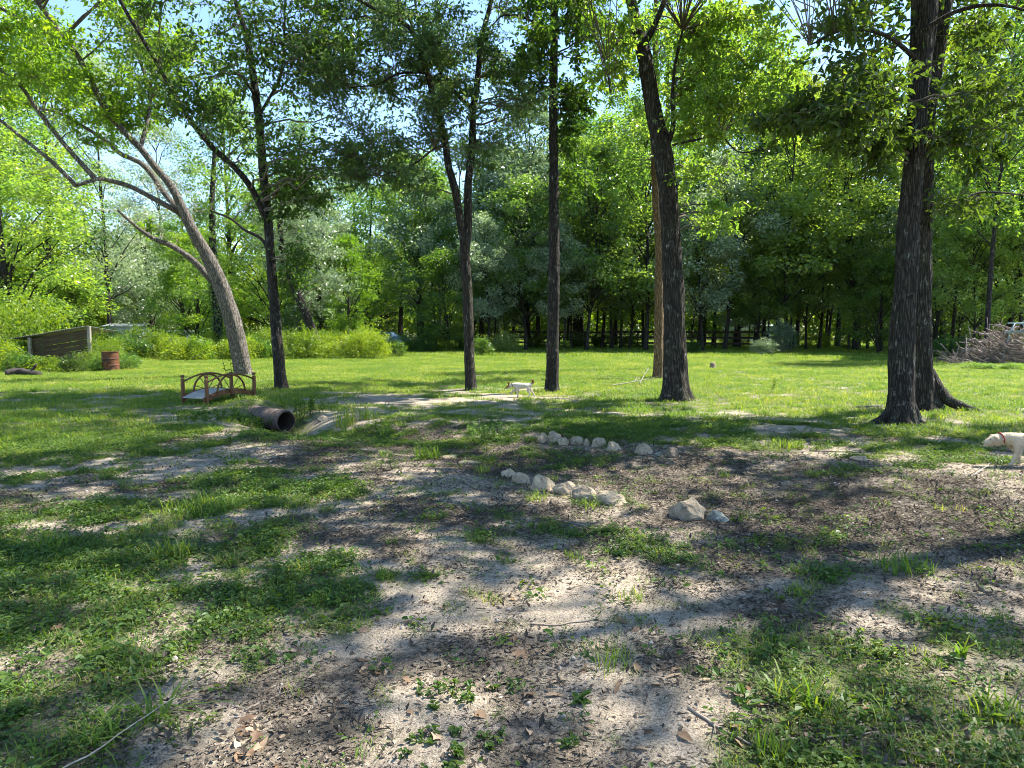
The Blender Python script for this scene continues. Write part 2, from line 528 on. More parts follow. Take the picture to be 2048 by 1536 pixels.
M['stone_grey'] = simple_mat('grey_stone', (0.14, 0.145, 0.115), (0.32, 0.325, 0.27), 14, 0.9, bump=0.9, spots=((0.13, 0.14, 0.11), 0.55, 0.66, 22), dist=0.03)
M['stone_dark'] = simple_mat('dark_stone', (0.10, 0.075, 0.055), (0.28, 0.22, 0.16), 18, 0.9, bump=1.0, dist=0.03)
M['rust'] = simple_mat('rusty_steel', (0.085, 0.032, 0.016), (0.24, 0.095, 0.038), 7, 0.75, 0.25, 0.5, spots=((0.035, 0.025, 0.022), 0.50, 0.66, 4))
M['pipe'] = simple_mat('culvert_steel', (0.08, 0.06, 0.05), (0.22, 0.17, 0.14), 6, 0.65, 0.35, 0.3, spots=((0.10, 0.055, 0.035), 0.5, 0.66, 5))
M['pipe_inside'] = simple_mat('pipe_inside', (0.02, 0.014, 0.011), (0.06, 0.04, 0.03), 6, 0.9, bump=0.2)  # dark rust, dimmed further to put the pipe's inner shade into the colour
M['redwood'] = simple_mat('stained_wood', (0.07, 0.028, 0.010), (0.20, 0.088, 0.028), 14, 0.6, bump=0.25, stretch=(1, 1, 0.2))
M['deckwood'] = simple_mat('weathered_deck', (0.24, 0.225, 0.2), (0.42, 0.40, 0.37), 10, 0.85, bump=0.3, stretch=(1, 0.15, 1))
M['oldplank'] = simple_mat('old_plank', (0.028, 0.017, 0.009), (0.11, 0.074, 0.036), 9, 0.9, bump=0.6, stretch=(0.15, 1, 1), spots=((0.06, 0.075, 0.022), 0.54, 0.68, 3))
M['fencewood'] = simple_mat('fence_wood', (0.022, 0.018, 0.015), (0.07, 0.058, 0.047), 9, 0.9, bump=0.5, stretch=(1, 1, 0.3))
M['greywood'] = simple_mat('grey_post', (0.16, 0.14, 0.11), (0.36, 0.32, 0.27), 9, 0.9, bump=0.5, stretch=(1, 1, 0.3))
M['tin'] = simple_mat('tin_sheet', (0.16, 0.17, 0.175), (0.32, 0.335, 0.35), 5, 0.5, 0.4, 0.1, spots=((0.26, 0.17, 0.1), 0.62, 0.74, 3))
M['whitewall'] = simple_mat('pale_siding', (0.36, 0.40, 0.44), (0.50, 0.53, 0.56), 4, 0.6, 0.1, 0.1)
M['darkgap'] = simple_mat('dark_opening', (0.02, 0.02, 0.02), (0.05, 0.045, 0.04), 4, 0.9, bump=0)  # near-black painting the shade inside openings; fence wires share it
M['carpaint'] = simple_mat('blue_paint', (0.06, 0.20, 0.48), (0.09, 0.27, 0.58), 3, 0.3, 0.1, 0, spec=0.6)
M['glass'] = simple_mat('car_glass', (0.02, 0.03, 0.035), (0.04, 0.05, 0.06), 3, 0.08, 0, 0, spec=0.8)
M['tyre'] = simple_mat('tyre_rubber', (0.02, 0.02, 0.02), (0.04, 0.04, 0.04), 10, 0.85, bump=0.2)
M['rim'] = simple_mat('steel_rim', (0.45, 0.46, 0.48), (0.6, 0.61, 0.63), 8, 0.35, 0.8, 0)
M['lamp'] = simple_mat('lamp_lens', (0.6, 0.6, 0.58), (0.75, 0.75, 0.73), 8, 0.2, 0, 0)
M['branch'] = simple_mat('dry_branch', (0.14, 0.105, 0.085), (0.40, 0.325, 0.27), 14, 0.9, bump=0.5, stretch=(1, 1, 0.3), var=(0.35, 1.15))
M['stick'] = simple_mat('fallen_stick', (0.14, 0.11, 0.085), (0.33, 0.28, 0.22), 20, 0.9, bump=0.3)
M['collar_red'] = simple_mat('red_collar', (0.22, 0.02, 0.015), (0.30, 0.03, 0.02), 10, 0.6, bump=0)
M['collar_dark'] = simple_mat('dark_collar', (0.07, 0.03, 0.025), (0.12, 0.06, 0.045), 10, 0.6, bump=0)
M['nose'] = simple_mat('dog_nose', (0.015, 0.012, 0.012), (0.03, 0.025, 0.025), 10, 0.35, bump=0)
M['paleblue'] = simple_mat('pale_blue_metal', (0.22, 0.33, 0.35), (0.33, 0.44, 0.46), 8, 0.5, 0.1, 0)
M['deadleaf'] = leaf_mat('dead_leaf', [(0.0, (0.10, 0.055, 0.03)), (0.5, (0.24, 0.15, 0.085)), (1.0, (0.42, 0.31, 0.2))], 0.2, (1.2, 1.1, 0.8), 0.6, 0.3, objvar=0.9)
M['litter'] = leaf_mat('litter_bits', [(0.0, (0.03, 0.024, 0.018)), (0.45, (0.07, 0.055, 0.042)), (0.8, (0.2, 0.16, 0.115)), (1.0, (0.42, 0.36, 0.28))], 0.1, (1, 1, 1), 0.8, 0.2)
M['pebble'] = simple_mat('pebble', (0.24, 0.2, 0.16), (0.5, 0.45, 0.38), 30, 0.9, bump=0.2)

def fur_mat(name, attr_dark, ca=(0.34, 0.30, 0.24), cb=(0.62, 0.57, 0.48)):
    m, t, out = mat_new(name)
    a = N(t, 'ShaderNodeAttribute', attribute_name='rnd')
    tc = N(t, 'ShaderNodeTexCoord')
    mp = N(t, 'ShaderNodeMapping'); mp.inputs['Scale'].default_value = (0.35, 1, 1)
    t.links.new(tc.outputs['Object'], mp.inputs[0])
    n1 = noise(t, mp.outputs[0], 90, 4)
    c0 = mixc(t, n1.outputs['Fac'], ca, cb)
    f = math_(t, 'ADD', a.outputs['Fac'], math_(t, 'MULTIPLY_ADD', n1.outputs['Fac'], 0.3, -0.15), clamp=True)
    r1 = ramp(t, [(0.4, (0, 0, 0)), (0.6, (1, 1, 1))]); t.links.new(f, r1.inputs[0])
    c = mixc(t, r1.outputs[0], c0, attr_dark)
    pr = N(t, 'ShaderNodeBsdfPrincipled'); pr.inputs['Roughness'].default_value = 0.9
    pr.inputs['Specular IOR Level'].default_value = 0.2
    t.links.new(c, pr.inputs['Base Color'])
    bp = N(t, 'ShaderNodeBump'); bp.inputs['Strength'].default_value = 0.6; bp.inputs['Distance'].default_value = 0.01
    t.links.new(n1.outputs['Fac'], bp.inputs['Height']); t.links.new(bp.outputs[0], pr.inputs['Normal'])
    t.links.new(pr.outputs[0], out.inputs[0])
    return m

def ground_mat():
    m, t, out = mat_new('ground_soil')
    tc = N(t, 'ShaderNodeTexCoord'); V = tc.outputs['Object']
    cov = N(t, 'ShaderNodeAttribute', attribute_name='cover').outputs['Fac']
    mul = N(t, 'ShaderNodeAttribute', attribute_name='mulch').outputs['Fac']
    nA = noise(t, V, 1.3, 6, 0.6)
    nB = noise(t, V, 14, 7, 0.7)
    nC = noise(t, V, 75, 5, 0.7)
    nD = noise(t, V, 260, 3, 0.6)
    nE = noise(t, V, 4.2, 6, 0.65)
    cC = ramp(t, [(0.36, (0.12, 0.12, 0.12)), (0.64, (0.9, 0.9, 0.9))]); t.links.new(nC.outputs['Fac'], cC.inputs[0])
    cD = ramp(t, [(0.36, (0.1, 0.1, 0.1)), (0.64, (0.92, 0.92, 0.92))]); t.links.new(nD.outputs['Fac'], cD.inputs[0])
    sand = mixc(t, nA.outputs['Fac'], (0.275, 0.222, 0.163), (0.395, 0.328, 0.25))
    sand = mixc(t, 0.7, sand, cC.outputs[0], 'OVERLAY')
    sand = mixc(t, 0.6, sand, cD.outputs[0], 'OVERLAY')
    # crumbs of bark, needles and rotted leaf, thick where the mulch lies
    sp = math_(t, 'ADD', math_(t, 'MULTIPLY', nC.outputs['Fac'], 0.55), math_(t, 'MULTIPLY', nB.outputs['Fac'], 0.45))
    thr = math_(t, 'MULTIPLY_ADD', mul, -0.16, 0.56)
    mk = math_(t, 'MULTIPLY', math_(t, 'SUBTRACT', sp, thr), 9.0, clamp=True)
    dark = mixc(t, nD.outputs['Fac'], (0.035, 0.03, 0.026), (0.15, 0.125, 0.10))
    c = mixc(t, math_(t, 'MULTIPLY', mk, 0.85), sand, dark)
    # moss
    ms = math_(t, 'MULTIPLY', math_(t, 'MULTIPLY_ADD', nE.outputs['Fac'], 5.0, -2.15, clamp=True), math_(t, 'MULTIPLY_ADD', cov, 0.7, 0.22, clamp=True))
    moss = mixc(t, nC.outputs['Fac'], (0.05, 0.05, 0.015), (0.15, 0.145, 0.035))
    c = mixc(t, math_(t, 'MULTIPLY', ms, 0.8), c, moss)
    # soil under grass
    gs = mixc(t, nB.outputs['Fac'], (0.045, 0.06, 0.018), (0.13, 0.17, 0.04))
    c = mixc(t, math_(t, 'MULTIPLY', cov, 0.72), c, gs)
    pr = N(t, 'ShaderNodeBsdfPrincipled'); pr.inputs['Roughness'].default_value = 0.95
    pr.inputs['Specular IOR Level'].default_value = 0.15
    t.links.new(c, pr.inputs['Base Color'])
    hgt = math_(t, 'ADD', math_(t, 'MULTIPLY', nB.outputs['Fac'], 1.0), math_(t, 'MULTIPLY', nC.outputs['Fac'], 0.5))
    hgt = math_(t, 'ADD', hgt, math_(t, 'MULTIPLY', mk, 0.25))
    bp = N(t, 'ShaderNodeBump'); bp.inputs['Strength'].default_value = 0.85; bp.inputs['Distance'].default_value = 0.03
    t.links.new(hgt, bp.inputs['Height']); t.links.new(bp.outputs[0], pr.inputs['Normal'])
    t.links.new(pr.outputs[0], out.inputs[0])
    return m
M['ground'] = ground_mat()

# ------------------------------------------------------------------ ground: one sheet from the feet to the horizon
rad = np.concatenate([[0.0, 0.6], np.geomspace(1.2, 60, 330), np.geomspace(64, 900, 26)])
ang = np.concatenate([np.linspace(-48, 48, 420), np.linspace(52, 308, 44)])
ang = np.radians(ang)
rr, aa = np.meshgrid(rad, ang, indexing='ij')
gx = rr * np.sin(aa); gy = rr * np.cos(aa)
gz = height(gx, gy)
cv = cover(gx, np.maximum(gy, 0.4)); mu = mulch(gx, gy)
na = len(ang); nr = len(rad)
i = np.arange(nr - 1)[:, None] * na; j = np.arange(na)[None, :]; j2 = (j + 1) % na
gq = np.stack([i + j, i + na + j, i + na + j2, i + j2], -1).reshape(-1, 4)
gme = mesh_np('ground', np.stack([gx, gy, gz], -1), gq, None, True, {'cover': ('FLOAT', cv), 'mulch': ('FLOAT', mu)})
tag(link('ground', gme, M['ground']), 'sandy ground with patches of mulch, moss and grass under the trees', None, None, 'structure')

# ------------------------------------------------------------------ leaves
def leaf_geo(Pn, ax, nrm, size, width=0.5, hexa=False, fold=0.18, rnd=None):
    """Pn (N,3) base, ax (N,3) direction, nrm (N,3) normal, size (N,)"""
    n = len(Pn)
    ax = ax / (np.linalg.norm(ax, axis=1)[:, None] + 1e-9)
    nrm = nrm - ax * np.sum(nrm * ax, 1)[:, None]
    nrm = nrm / (np.linalg.norm(nrm, axis=1)[:, None] + 1e-9)
    sd_ = np.cross(ax, nrm)
    s = size[:, None]
    if rnd is None: rnd = rng.random(n)
    if not hexa:
        b = Pn; tip = Pn + ax * s
        mid = Pn + ax * s * 0.45 + nrm * s * fold
        l = mid + sd_ * s * width * 0.5; r = mid - sd_ * s * width * 0.5
        V = np.stack([b, r, tip, l], 1).reshape(-1, 3)
        Q = np.arange(n)[:, None] * 4
        T = np.concatenate([Q + np.array([[0, 1, 2]]), Q + np.array([[0, 2, 3]])], 0)
        return V, None, T, np.repeat(rnd, 4)
    up = nrm * s * fold
    tip = Pn + ax * s - nrm * s * 0.12
    r1 = Pn + ax * s * 0.28 - sd_ * s * width * 0.46 + up; r2 = Pn + ax * s * 0.68 - sd_ * s * width * 0.40 + up * 0.7
    l1 = Pn + ax * s * 0.28 + sd_ * s * width * 0.46 + up; l2 = Pn + ax * s * 0.68 + sd_ * s * width * 0.40 + up * 0.7
    V = np.stack([Pn, r1, r2, tip, l2, l1], 1).reshape(-1, 3)
    B = np.arange(n)[:, None] * 6
    Q = np.concatenate([B + np.array([[0, 1, 2, 3]]), B + np.array([[0, 3, 4, 5]])], 0)
    return V, Q, None, np.repeat(rnd, 6)

def runit(n):
    v = rng.normal(size=(n, 3))
    return v / np.linalg.norm(v, axis=1)[:, None]

def twig_geo(S, E, r0):
    """many thin three sided twigs at once"""
    n = len(S)
    d = E - S; L = np.linalg.norm(d, axis=1)[:, None]; d = d / (L + 1e-9)
    a = np.where(np.abs(d[:, 2:3]) < 0.9, np.array([[0, 0, 1.0]]), np.array([[1.0, 0, 0]]))
    u = np.cross(d, a); u /= np.linalg.norm(u, axis=1)[:, None]; v = np.cross(d, u)
    V = []
    for p, k in ((S, 1.0), (E, 0.35)):
        for q in range(3):
            th = q * 2.094
            V.append(p + (u * math.cos(th) + v * math.sin(th)) * (r0 * k)[:, None])
    V = np.stack(V, 1).reshape(-1, 3)
    B = np.arange(n)[:, None] * 6
    Q = np.concatenate([B + np.array([[0, 1, 4, 3]]), B + np.array([[1, 2, 5, 4]]), B + np.array([[2, 0, 3, 5]])], 0)
    return V, Q

# ------------------------------------------------------------------ the trees that stand in the yard
class Tree:
    def __init__(s, name, label, base, bark, leaf, cat='tree', group=None, leaf_size=0.1, leaf_w=0.5):
        s.base = np.asarray(base, float)
        s.root = thing(name, label, cat, base, 0, group)
        s.bark, s.leaf = bark, leaf
        s.ls, s.lw = leaf_size, leaf_w
        s.limbs = []          # world space (pts, rad)
        s.S = []; s.E = []; s.r = []; s.lf = []     # twigs, leaves per twig
        s.br = MB(); s.dead = MB()
    def limb(s, pix, D, dd=0.0, part='limb', seg=12, step=0.12, flare=0, ridge=0.06, lobes=5, w0=None, label=None, sink=0.0):
        """pix: list of (px, py, width px); D depth, dd how much farther its end is"""
        pix = np.array(pix, float); n = len(pix)
        t = np.linspace(0, 1, n)
        pts = np.array([P(a, b, D + dd * tt) for (a, b, _), tt in zip(pix, t)])
        rads = pix[:, 2] * (D + dd * t) / FPX / 2
        full = np.concatenate([pts, rads[:, None]], 1)
        cs = catmull(full, 8)
        cs = resample(cs, step)
        pts, rads = cs[:, :3], np.maximum(cs[:, 3], 0.006)
        if sink:
            pts = np.vstack([pts[:1] - np.array([[0, 0, sink]]), pts]); rads = np.concatenate([rads[:1], rads])
        k = len(pts)
        th = np.arange(seg) * 2 * math.pi / seg
        zz = np.concatenate([[0], np.cumsum(np.linalg.norm(np.diff(pts, axis=0), axis=1))])
        sd = len(s.limbs) * 7 + int(abs(s.base[0]) * 100)
        dis = np.ones((k, seg))
        if ridge:
            c, q = np.cos(th)[None, :], np.sin(th)[None, :]
            rr_ = np.maximum(rads, 0.05)[:, None]
            ku = 6.0
            a = vnoise(c * ku + 50 + 0 * zz[:, None], q * ku + zz[:, None] * 1.5, sd)
            b = vnoise(c * 2 + 9 + zz[:, None] * 2.2, q * 2 + 0 * zz[:, None], sd + 3)
            dis = dis + ridge * (1 - 2 * np.abs(2 * a - 1)) + ridge * 1.6 * (b - 0.5)
        if flare:
            fl = np.exp(-zz / 0.26)[:, None]
            dis = dis + flare * fl * (0.55 + 0.45 * np.cos(lobes * th[None, :] + sd) + 0.3 * np.cos(2 * th[None, :] + sd * 2))
        V, Q, T = tube(pts, rads, seg, True, dis)
        me = mesh_np(part, V - s.base, Q, T, True)
        o = link(part, me, s.bark, s.root)
        if label: o['label'] = label
        s.limbs.append((pts, rads))
        return o
    def root_(s, pts, rads, seg=10):
        p = resample(np.concatenate([catmull(pts, 8), np.zeros((len(catmull(pts, 8)), 1))], 1), 0.05)[:, :3]
        r = np.interp(np.linspace(0, 1, len(p)), np.linspace(0, 1, len(rads)), rads)
        d = 1 + 0.25 * (vnoise(np.arange(len(p))[:, None] * 0.4, np.arange(seg)[None, :] * 1.0, 5) - 0.5)
        V, Q, T = tube(p, r, seg, True, d)
        link('root', mesh_np('root', V - s.base, Q, T, True), s.bark, s.root)
    def near(s, T_):
        best = None
        for pts, rads in s.limbs:
            d = np.linalg.norm(pts - T_, axis=1) + np.where(pts[:, 2] > T_[2] + 0.2, 1.5, 0) + rads * 4 + np.where(pts[:, 2] < s.base[2] + 2.0, 4, 0)
            i_ = int(np.argmin(d))
            if best is None or d[i_] < best[0]: best = (d[i_], pts[i_], rads[i_])
        return best[1], best[2]
    def spray(s, T_, Rr, ntw, lpt, big=1.0, droop=0.0):
        T_ = np.asarray(T_, float)
        A, ra = s.near(T_)
        L = np.linalg.norm(T_ - A)
        ctrl = (A + T_) / 2 + np.array([0, 0, 0.16 * L]) + rng.normal(size=3) * 0.08 * L
        t = np.linspace(0, 1, 9)[:, None]
        bz = (1 - t) ** 2 * A + 2 * t * (1 - t) * ctrl + t ** 2 * T_
        bz[1:-1] += rng.normal(size=(7, 3)) * 0.025 * L
        r0 = min(ra * 0.6, 0.008 + 0.0085 * L)
        s.br.tube(bz, np.linspace(r0, 0.004, 9), 5, False)
        tt = rng.uniform(max(0.25, 1 - 1.6 * Rr / max(L, 0.1)), 1.0, ntw)
        st = np.stack([np.interp(tt, t[:, 0], bz[:, k]) for k in range(3)], 1)
        out = (T_ - A) / (L + 1e-6)
        d = runit(ntw) * np.array([1, 1, 0.6]) + out * 0.55 + np.array([0, 0, 0.12 - droop])
        d /= np.linalg.norm(d, axis=1)[:, None]
        en = st + d * (Rr * rng.uniform(0.45, 1.1, ntw))[:, None]
        s.S.append(st); s.E.append(en); s.r.append(np.full(ntw, 0.0042)); s.lf.append(np.stack([np.full(ntw, lpt), np.full(ntw, big)], 1))
    def region(s, cx, cy, rx, ry, n, D0, D1, Rr=0.8, ntw=22, lpt=13, droop=0.0):
        for _ in range(n):
            a = rng.uniform(0, 2 * math.pi); q = math.sqrt(rng.random())
            s.spray(P(cx + rx * q * math.cos(a), cy + ry * q * math.sin(a), rng.uniform(D0, D1)), Rr * rng.uniform(0.7, 1.25), ntw, lpt, droop=droop)
    def canopy(s, c, rad3, n, Rr=0.85, ntw=11, lpt=10, big=1.6):
        n = int(n * 1.25)
        for _ in range(n):
            v = runit(1)[0] * (rng.random() ** 0.4)
            s.spray(np.asarray(c) + v * np.asarray(rad3), Rr * rng.uniform(0.7, 1.3), ntw, lpt, big)
    def dead_twigs(s, cx, cy, rx, ry, n, D0, D1, Rr=0.5):
        for _ in range(n):
            T_ = P(cx + rng.uniform(-rx, rx), cy + rng.uniform(-ry, ry), rng.uniform(D0, D1))
            A, ra = s.near(T_)
            k = 6
            t = np.linspace(0, 1, k)[:, None]
            p = A + (T_ - A) * t + rng.normal(size=(k, 3)) * 0.05 * np.linalg.norm(T_ - A) * np.sin(t * 3.1)
            s.dead.tube(p, np.linspace(0.012, 0.003, k), 4, False)
            for q in range(4):
                b = p[rng.integers(2, k)]
                e = b + runit(1)[0] * Rr * rng.uniform(0.3, 1)
                s.dead.tube(np.stack([b, (b + e) / 2 + rng.normal(size=3) * 0.03, e]), [0.006, 0.004, 0.002], 3, False)
    def finish(s, hexa=True):
        if s.S:
            S = np.concatenate(s.S); E = np.concatenate(s.E); r = np.concatenate(s.r); lf = np.concatenate(s.lf)
            V, Q = twig_geo(S, E, r)
            s.br.add(V, Q)
            n = lf[:, 0].astype(int)
            idx = np.repeat(np.arange(len(S)), n)
            t = rng.uniform(0.12, 1.03, len(idx))
            d = E[idx] - S[idx]; L = np.linalg.norm(d, axis=1)[:, None]; d = d / L
            base = S[idx] + d * L * t[:, None]
            ax = d * 0.5 + runit(len(idx)) * 0.9 + np.array([0, 0, -0.18])
            ax /= np.linalg.norm(ax, axis=1)[:, None]
            base = base + ax * 0.015
            nr_ = np.array([0, 0, 1.0]) + runit(len(idx)) * 0.75
            tone = np.repeat(rng.random(len(S)), n)
            rnd = np.clip(0.55 * tone + 0.45 * rng.random(len(idx)), 0, 1)
            size = s.ls * rng.uniform(0.45, 1.4, len(idx)) * lf[idx, 1]
            big = lf[idx, 1] > 1.2
            V = []; mb = MB()
            for msk, hx in ((~big, hexa), (big, False)):
                if msk.any():
                    v, q, tr, rn = leaf_geo(base[msk], ax[msk], nr_[msk], size[msk], s.lw, hx, 0.16, rnd[msk])
                    mb.add(v, q, tr, rn)
            me = mb.mesh('crown')
            me.transform(Matrix.Translation(Vector([-float(x) for x in s.base])))
            tag(link('crown', me, s.leaf, s.root), kind='stuff')
        if s.br.n:
            me = s.br.mesh('twigs', True)
            me.transform(Matrix.Translation(Vector([-float(x) for x in s.base])))
            tag(link('twigs', me, M['twig'], s.root), kind='stuff')
        if s.dead.n:
            me = s.dead.mesh('dead_twigs', True)
            me.transform(Matrix.Translation(Vector([-float(x) for x in s.base])))
            tag(link('dead_twigs', me, M['dead_twig'], s.root), kind='stuff')

YARD = 'trees standing in the yard'
Z = lambda pts, w0, w1: [(a, b, w0 + (w1 - w0) * i_ / (len(pts) - 1)) for i_, (a, b) in enumerate(pts)]

# A: leaning grey tree on the left
b = at(487, 752); D = b[1]
A = Tree('leaning_tree', 'pale barked tree leaning far to the left behind the little bridge', b, M['bark_pale'], M['leaf_yellow'], group=YARD, leaf_size=0.13)
A.limb([(487, 752, 34), (478, 700, 32), (466, 645, 32), (448, 590, 30), (430, 543, 28), (408, 500, 23), (390, 470, 21), (367, 422, 18), (344, 375, 15), (312, 336, 13), (281, 297, 12), (250, 265, 11.5), (211, 219, 11), (184, 164, 10), (156, 113, 9.5), (125, 74, 9), (105, 43, 9), (78, 8, 8), (40, -50, 7), (0, -120, 5)], D, -3, 'trunk', 24, 0.08, 0.35, 0.06, sink=0.2)
A.limb(Z([(372, 432), (345, 405), (332, 390), (289, 332), (242, 308), (211, 281), (168, 254), (117, 226), (70, 215)], 13, 4), D - 0.6, 1)
A.limb(Z([(360, 428), (352, 422), (313, 400), (260, 373), (215, 360), (195, 358), (150, 372)], 11, 7), D - 0.7, -2)
A.limb(Z([(190, 357), (130, 290), (75, 220), (40, 170), (0, 140), (-40, 90)], 10, 5), D - 2.4, -1.5, seg=8)
A.limb(Z([(152, 371), (100, 320), (50, 280), (0, 240), (-60, 190)], 9, 4), D - 2.7, -1, seg=8)
A.limb(Z([(425, 562), (385, 520), (340, 490), (312, 480), (275, 455), (235, 420)], 14, 4), D - 0.1, -1.5)
A.limb(Z([(127, 76), (70, 55), (0, 15), (-60, -30)], 9, 5), D - 2.4, -1, seg=8)
A.limb(Z([(281, 297), (300, 210), (290, 150), (262, 80), (230, 0), (200, -60)], 8, 4), D - 1.2, 2, seg=8)
A.region(150, 190, 150, 110, 20, D - 4, D + 1, 1.1, 22, 12)
A.region(60, 80, 90, 80, 12, D - 5, D - 2, 1.1, 22, 12)
A.region(260, 230, 70, 40, 8, D - 2, D + 1, 0.9, 22, 12)
A.region(300, 90, 140, 100, 22, D - 3, D + 2, 1.2, 20, 12)
A.region(330, 450, 60, 40, 4, D - 1, D + 1, 0.6, 12, 9)
A.canopy(P(60, -260, D - 3), (5, 4, 3), 26)
A.dead_twigs(360, 400, 60, 60, 22, D - 1.2, D + 0.4)
A.dead_twigs(300, 430, 60, 60, 14, D - 1.6, D + 0.4)
A.dead_twigs(130, 320, 100, 90, 16, D - 3.2, D - 1, 0.7)
A.dead_twigs(230, 180, 90, 110, 12, D - 2.5, D, 0.7)
A.canopy(np.array([-7.5, 15.5, 14.0]), (4.5, 4, 2.5), 20)
A.finish()

# B: slender dark tree right of the leaning one
b = at(563, 778); D = b[1]
B = Tree('slender_tree', 'slender dark tree just right of the leaning tree, forked low on its left side', b, M['bark_dark'], M['leaf_mid'], group=YARD, leaf_size=0.11)
B.limb([(563, 778, 23), (559, 740, 21), (556, 700, 20.5), (548, 600, 19), (540, 500, 17), (535, 420, 16), (525, 330, 15), (520, 260, 15), (512, 190, 13.5), (500, 110, 11.5), (490, 60, 10), (470, 0, 8), (450, -80, 6), (440, -160, 4)], D, 0.5, 'trunk', 24, 0.06, 0.65, 0.10, sink=0.2)
B.limb(Z([(532, 440), (505, 380), (470, 335), (430, 300), (400, 265), (380, 240), (350, 190), (310, 120), (280, 70), (240, 0), (210, -80)], 13, 5), D, -2)
B.limb(Z([(522, 225), (545, 185), (562, 148), (568, 78), (570, 0), (575, -80)], 6, 3), D + 0.2, -1, seg=8)
B.limb(Z([(508, 188), (490, 160), (480, 150), (467, 148)], 6, 4), D + 0.2, -0.4, seg=8)
B.limb(Z([(543, 520), (525, 480), (490, 460), (460, 437), (422, 422)], 8, 3), D, 1.5, seg=8)
B.region(640, 290, 95, 110, 17, D - 2.5, D + 2.5, 1.1, 17, 10)
B.region(600, 400, 60, 40, 6, D - 1, D + 2, 0.8, 22, 14)
B.region(440, 230, 100, 90, 17, D - 2.5, D + 2, 1.1, 17, 10)
B.region(380, 90, 130, 100, 19, D - 3, D + 1.5, 1.1, 17, 10)
B.region(570, 70, 110, 90, 18, D - 2.5, D + 1.5, 1.1, 16, 10)
B.region(690, 90, 60, 90, 12, D - 2, D + 1, 0.9, 22, 13)
B.region(590, 540, 50, 40, 4, D - 0.5, D + 1, 0.7, 18, 12)
B.canopy(P(450, -280, D - 1), (4.5, 4.5, 3), 18)
B.canopy(np.array([-4.5, 12.5, 12.5]), (3.6, 3.4, 2.5), 22)
B.finish()

# C: forked tree in the middle
b = at(942, 780); D = b[1]
C = Tree('forked_tree', 'tree in the middle of the lawn that splits into a narrow V', b, M['bark_oak'], M['leaf_blue'], group=YARD, leaf_size=0.10, leaf_w=0.38)
C.limb([(942, 780, 22), (940, 740, 20), (938, 700, 19.5), (935, 600, 19.5), (930, 520, 20), (929, 485, 20), (924, 461, 15), (912, 390, 15), (897, 332, 14), (889, 273, 13), (873, 219, 12), (858, 156, 12), (842, 105, 11), (826, 66, 9), (803, 43, 8), (756, 20, 7), (700, -10, 5)], D, -0.6, 'trunk', 24, 0.06, 0.6, 0.10, sink=0.2)
C.limb(Z([(931, 500), (936, 457), (936, 371), (944, 293), (946, 219), (952, 187), (957, 137), (963, 78), (975, 31), (983, 0), (1000, -80)], 17, 7), D - 0.2, 0.6)
C.limb(Z([(946, 215), (928, 203), (897, 168), (873, 129), (858, 101), (842, 78), (830, 0), (820, -80)], 9, 4), D + 0.2, 0.8, seg=8)
C.limb(Z([(889, 293), (865, 300), (834, 324), (803, 340), (760, 352)], 5, 2), D - 0.4, -1, seg=8)
C.limb(Z([(855, 150), (842, 145), (795, 148), (756, 168), (700, 175)], 6, 2), D - 0.4, -1, seg=8)
C.limb(Z([(838, 98), (820, 40), (800, 0), (790, -60)], 6, 3), D - 0.5, 0.6, seg=8)
C.region(740, 130, 170, 130, 56, D - 2.5, D + 2, 0.8, 20, 12)
C.region(880, 130, 120, 130, 34, D - 2, D + 2, 0.8, 20, 12)
C.region(1015, 160, 80, 150, 28, D - 2, D + 2, 0.8, 20, 12)
C.region(770, 320, 110, 80, 24, D - 2, D + 2, 0.75, 20, 12, 0.1)
C.region(970, 300, 60, 60, 8, D - 1, D + 2, 0.7, 18, 11)
C.canopy(P(900, -280, D - 1), (5, 4.5, 3.2), 20)
C.dead_twigs(880, 310, 60, 60, 10, D - 0.6, D + 0.6, 0.4)
C.canopy(np.array([-1.5, 12.0, 13.0]), (3.4, 3.4, 2.5), 22)
C.finish()

# D: straight tree
b = at(1103, 783); D = b[1]
Dt = Tree('straight_tree', 'straight dark tree just right of the walking dog', b, M['bark_dark'], M['leaf_mid'], group=YARD, leaf_size=0.12)
Dt.limb([(1103, 784, 27), (1104, 740, 24.5), (1106, 650, 23), (1108, 560, 22), (1108, 450, 20), (1108, 350, 18), (1107, 250, 17), (1107, 150, 16), (1108, 80, 15), (1108, 0, 14), (1110, -100, 12), (1112, -200, 8)], D, 0, 'trunk', 26, 0.06, 0.65, 0.10, sink=0.2)
Dt.limb(Z([(1105, 75), (1060, 40), (1010, 30), (985, 50)], 6, 2.5), D, -0.8, seg=8)
Dt.limb(Z([(1109, 60), (1140, 20), (1180, -20)], 6, 3), D, -0.8, seg=8)
Dt.region(1180, 240, 50, 100, 10, D - 0.5, D + 2, 0.6, 20, 12)
Dt.region(1160, 350, 40, 60, 6, D - 0.5, D + 2, 0.6, 18, 12)
Dt.region(1130, 60, 110, 60, 16, D - 2, D + 1, 0.8, 22, 12)
Dt.region(1060, 170, 40, 60, 5, D - 1, D + 1, 0.6, 18, 11)
Dt.canopy(P(1110, -300, D - 1), (4, 4.5, 3.2), 18)
Dt.finish()

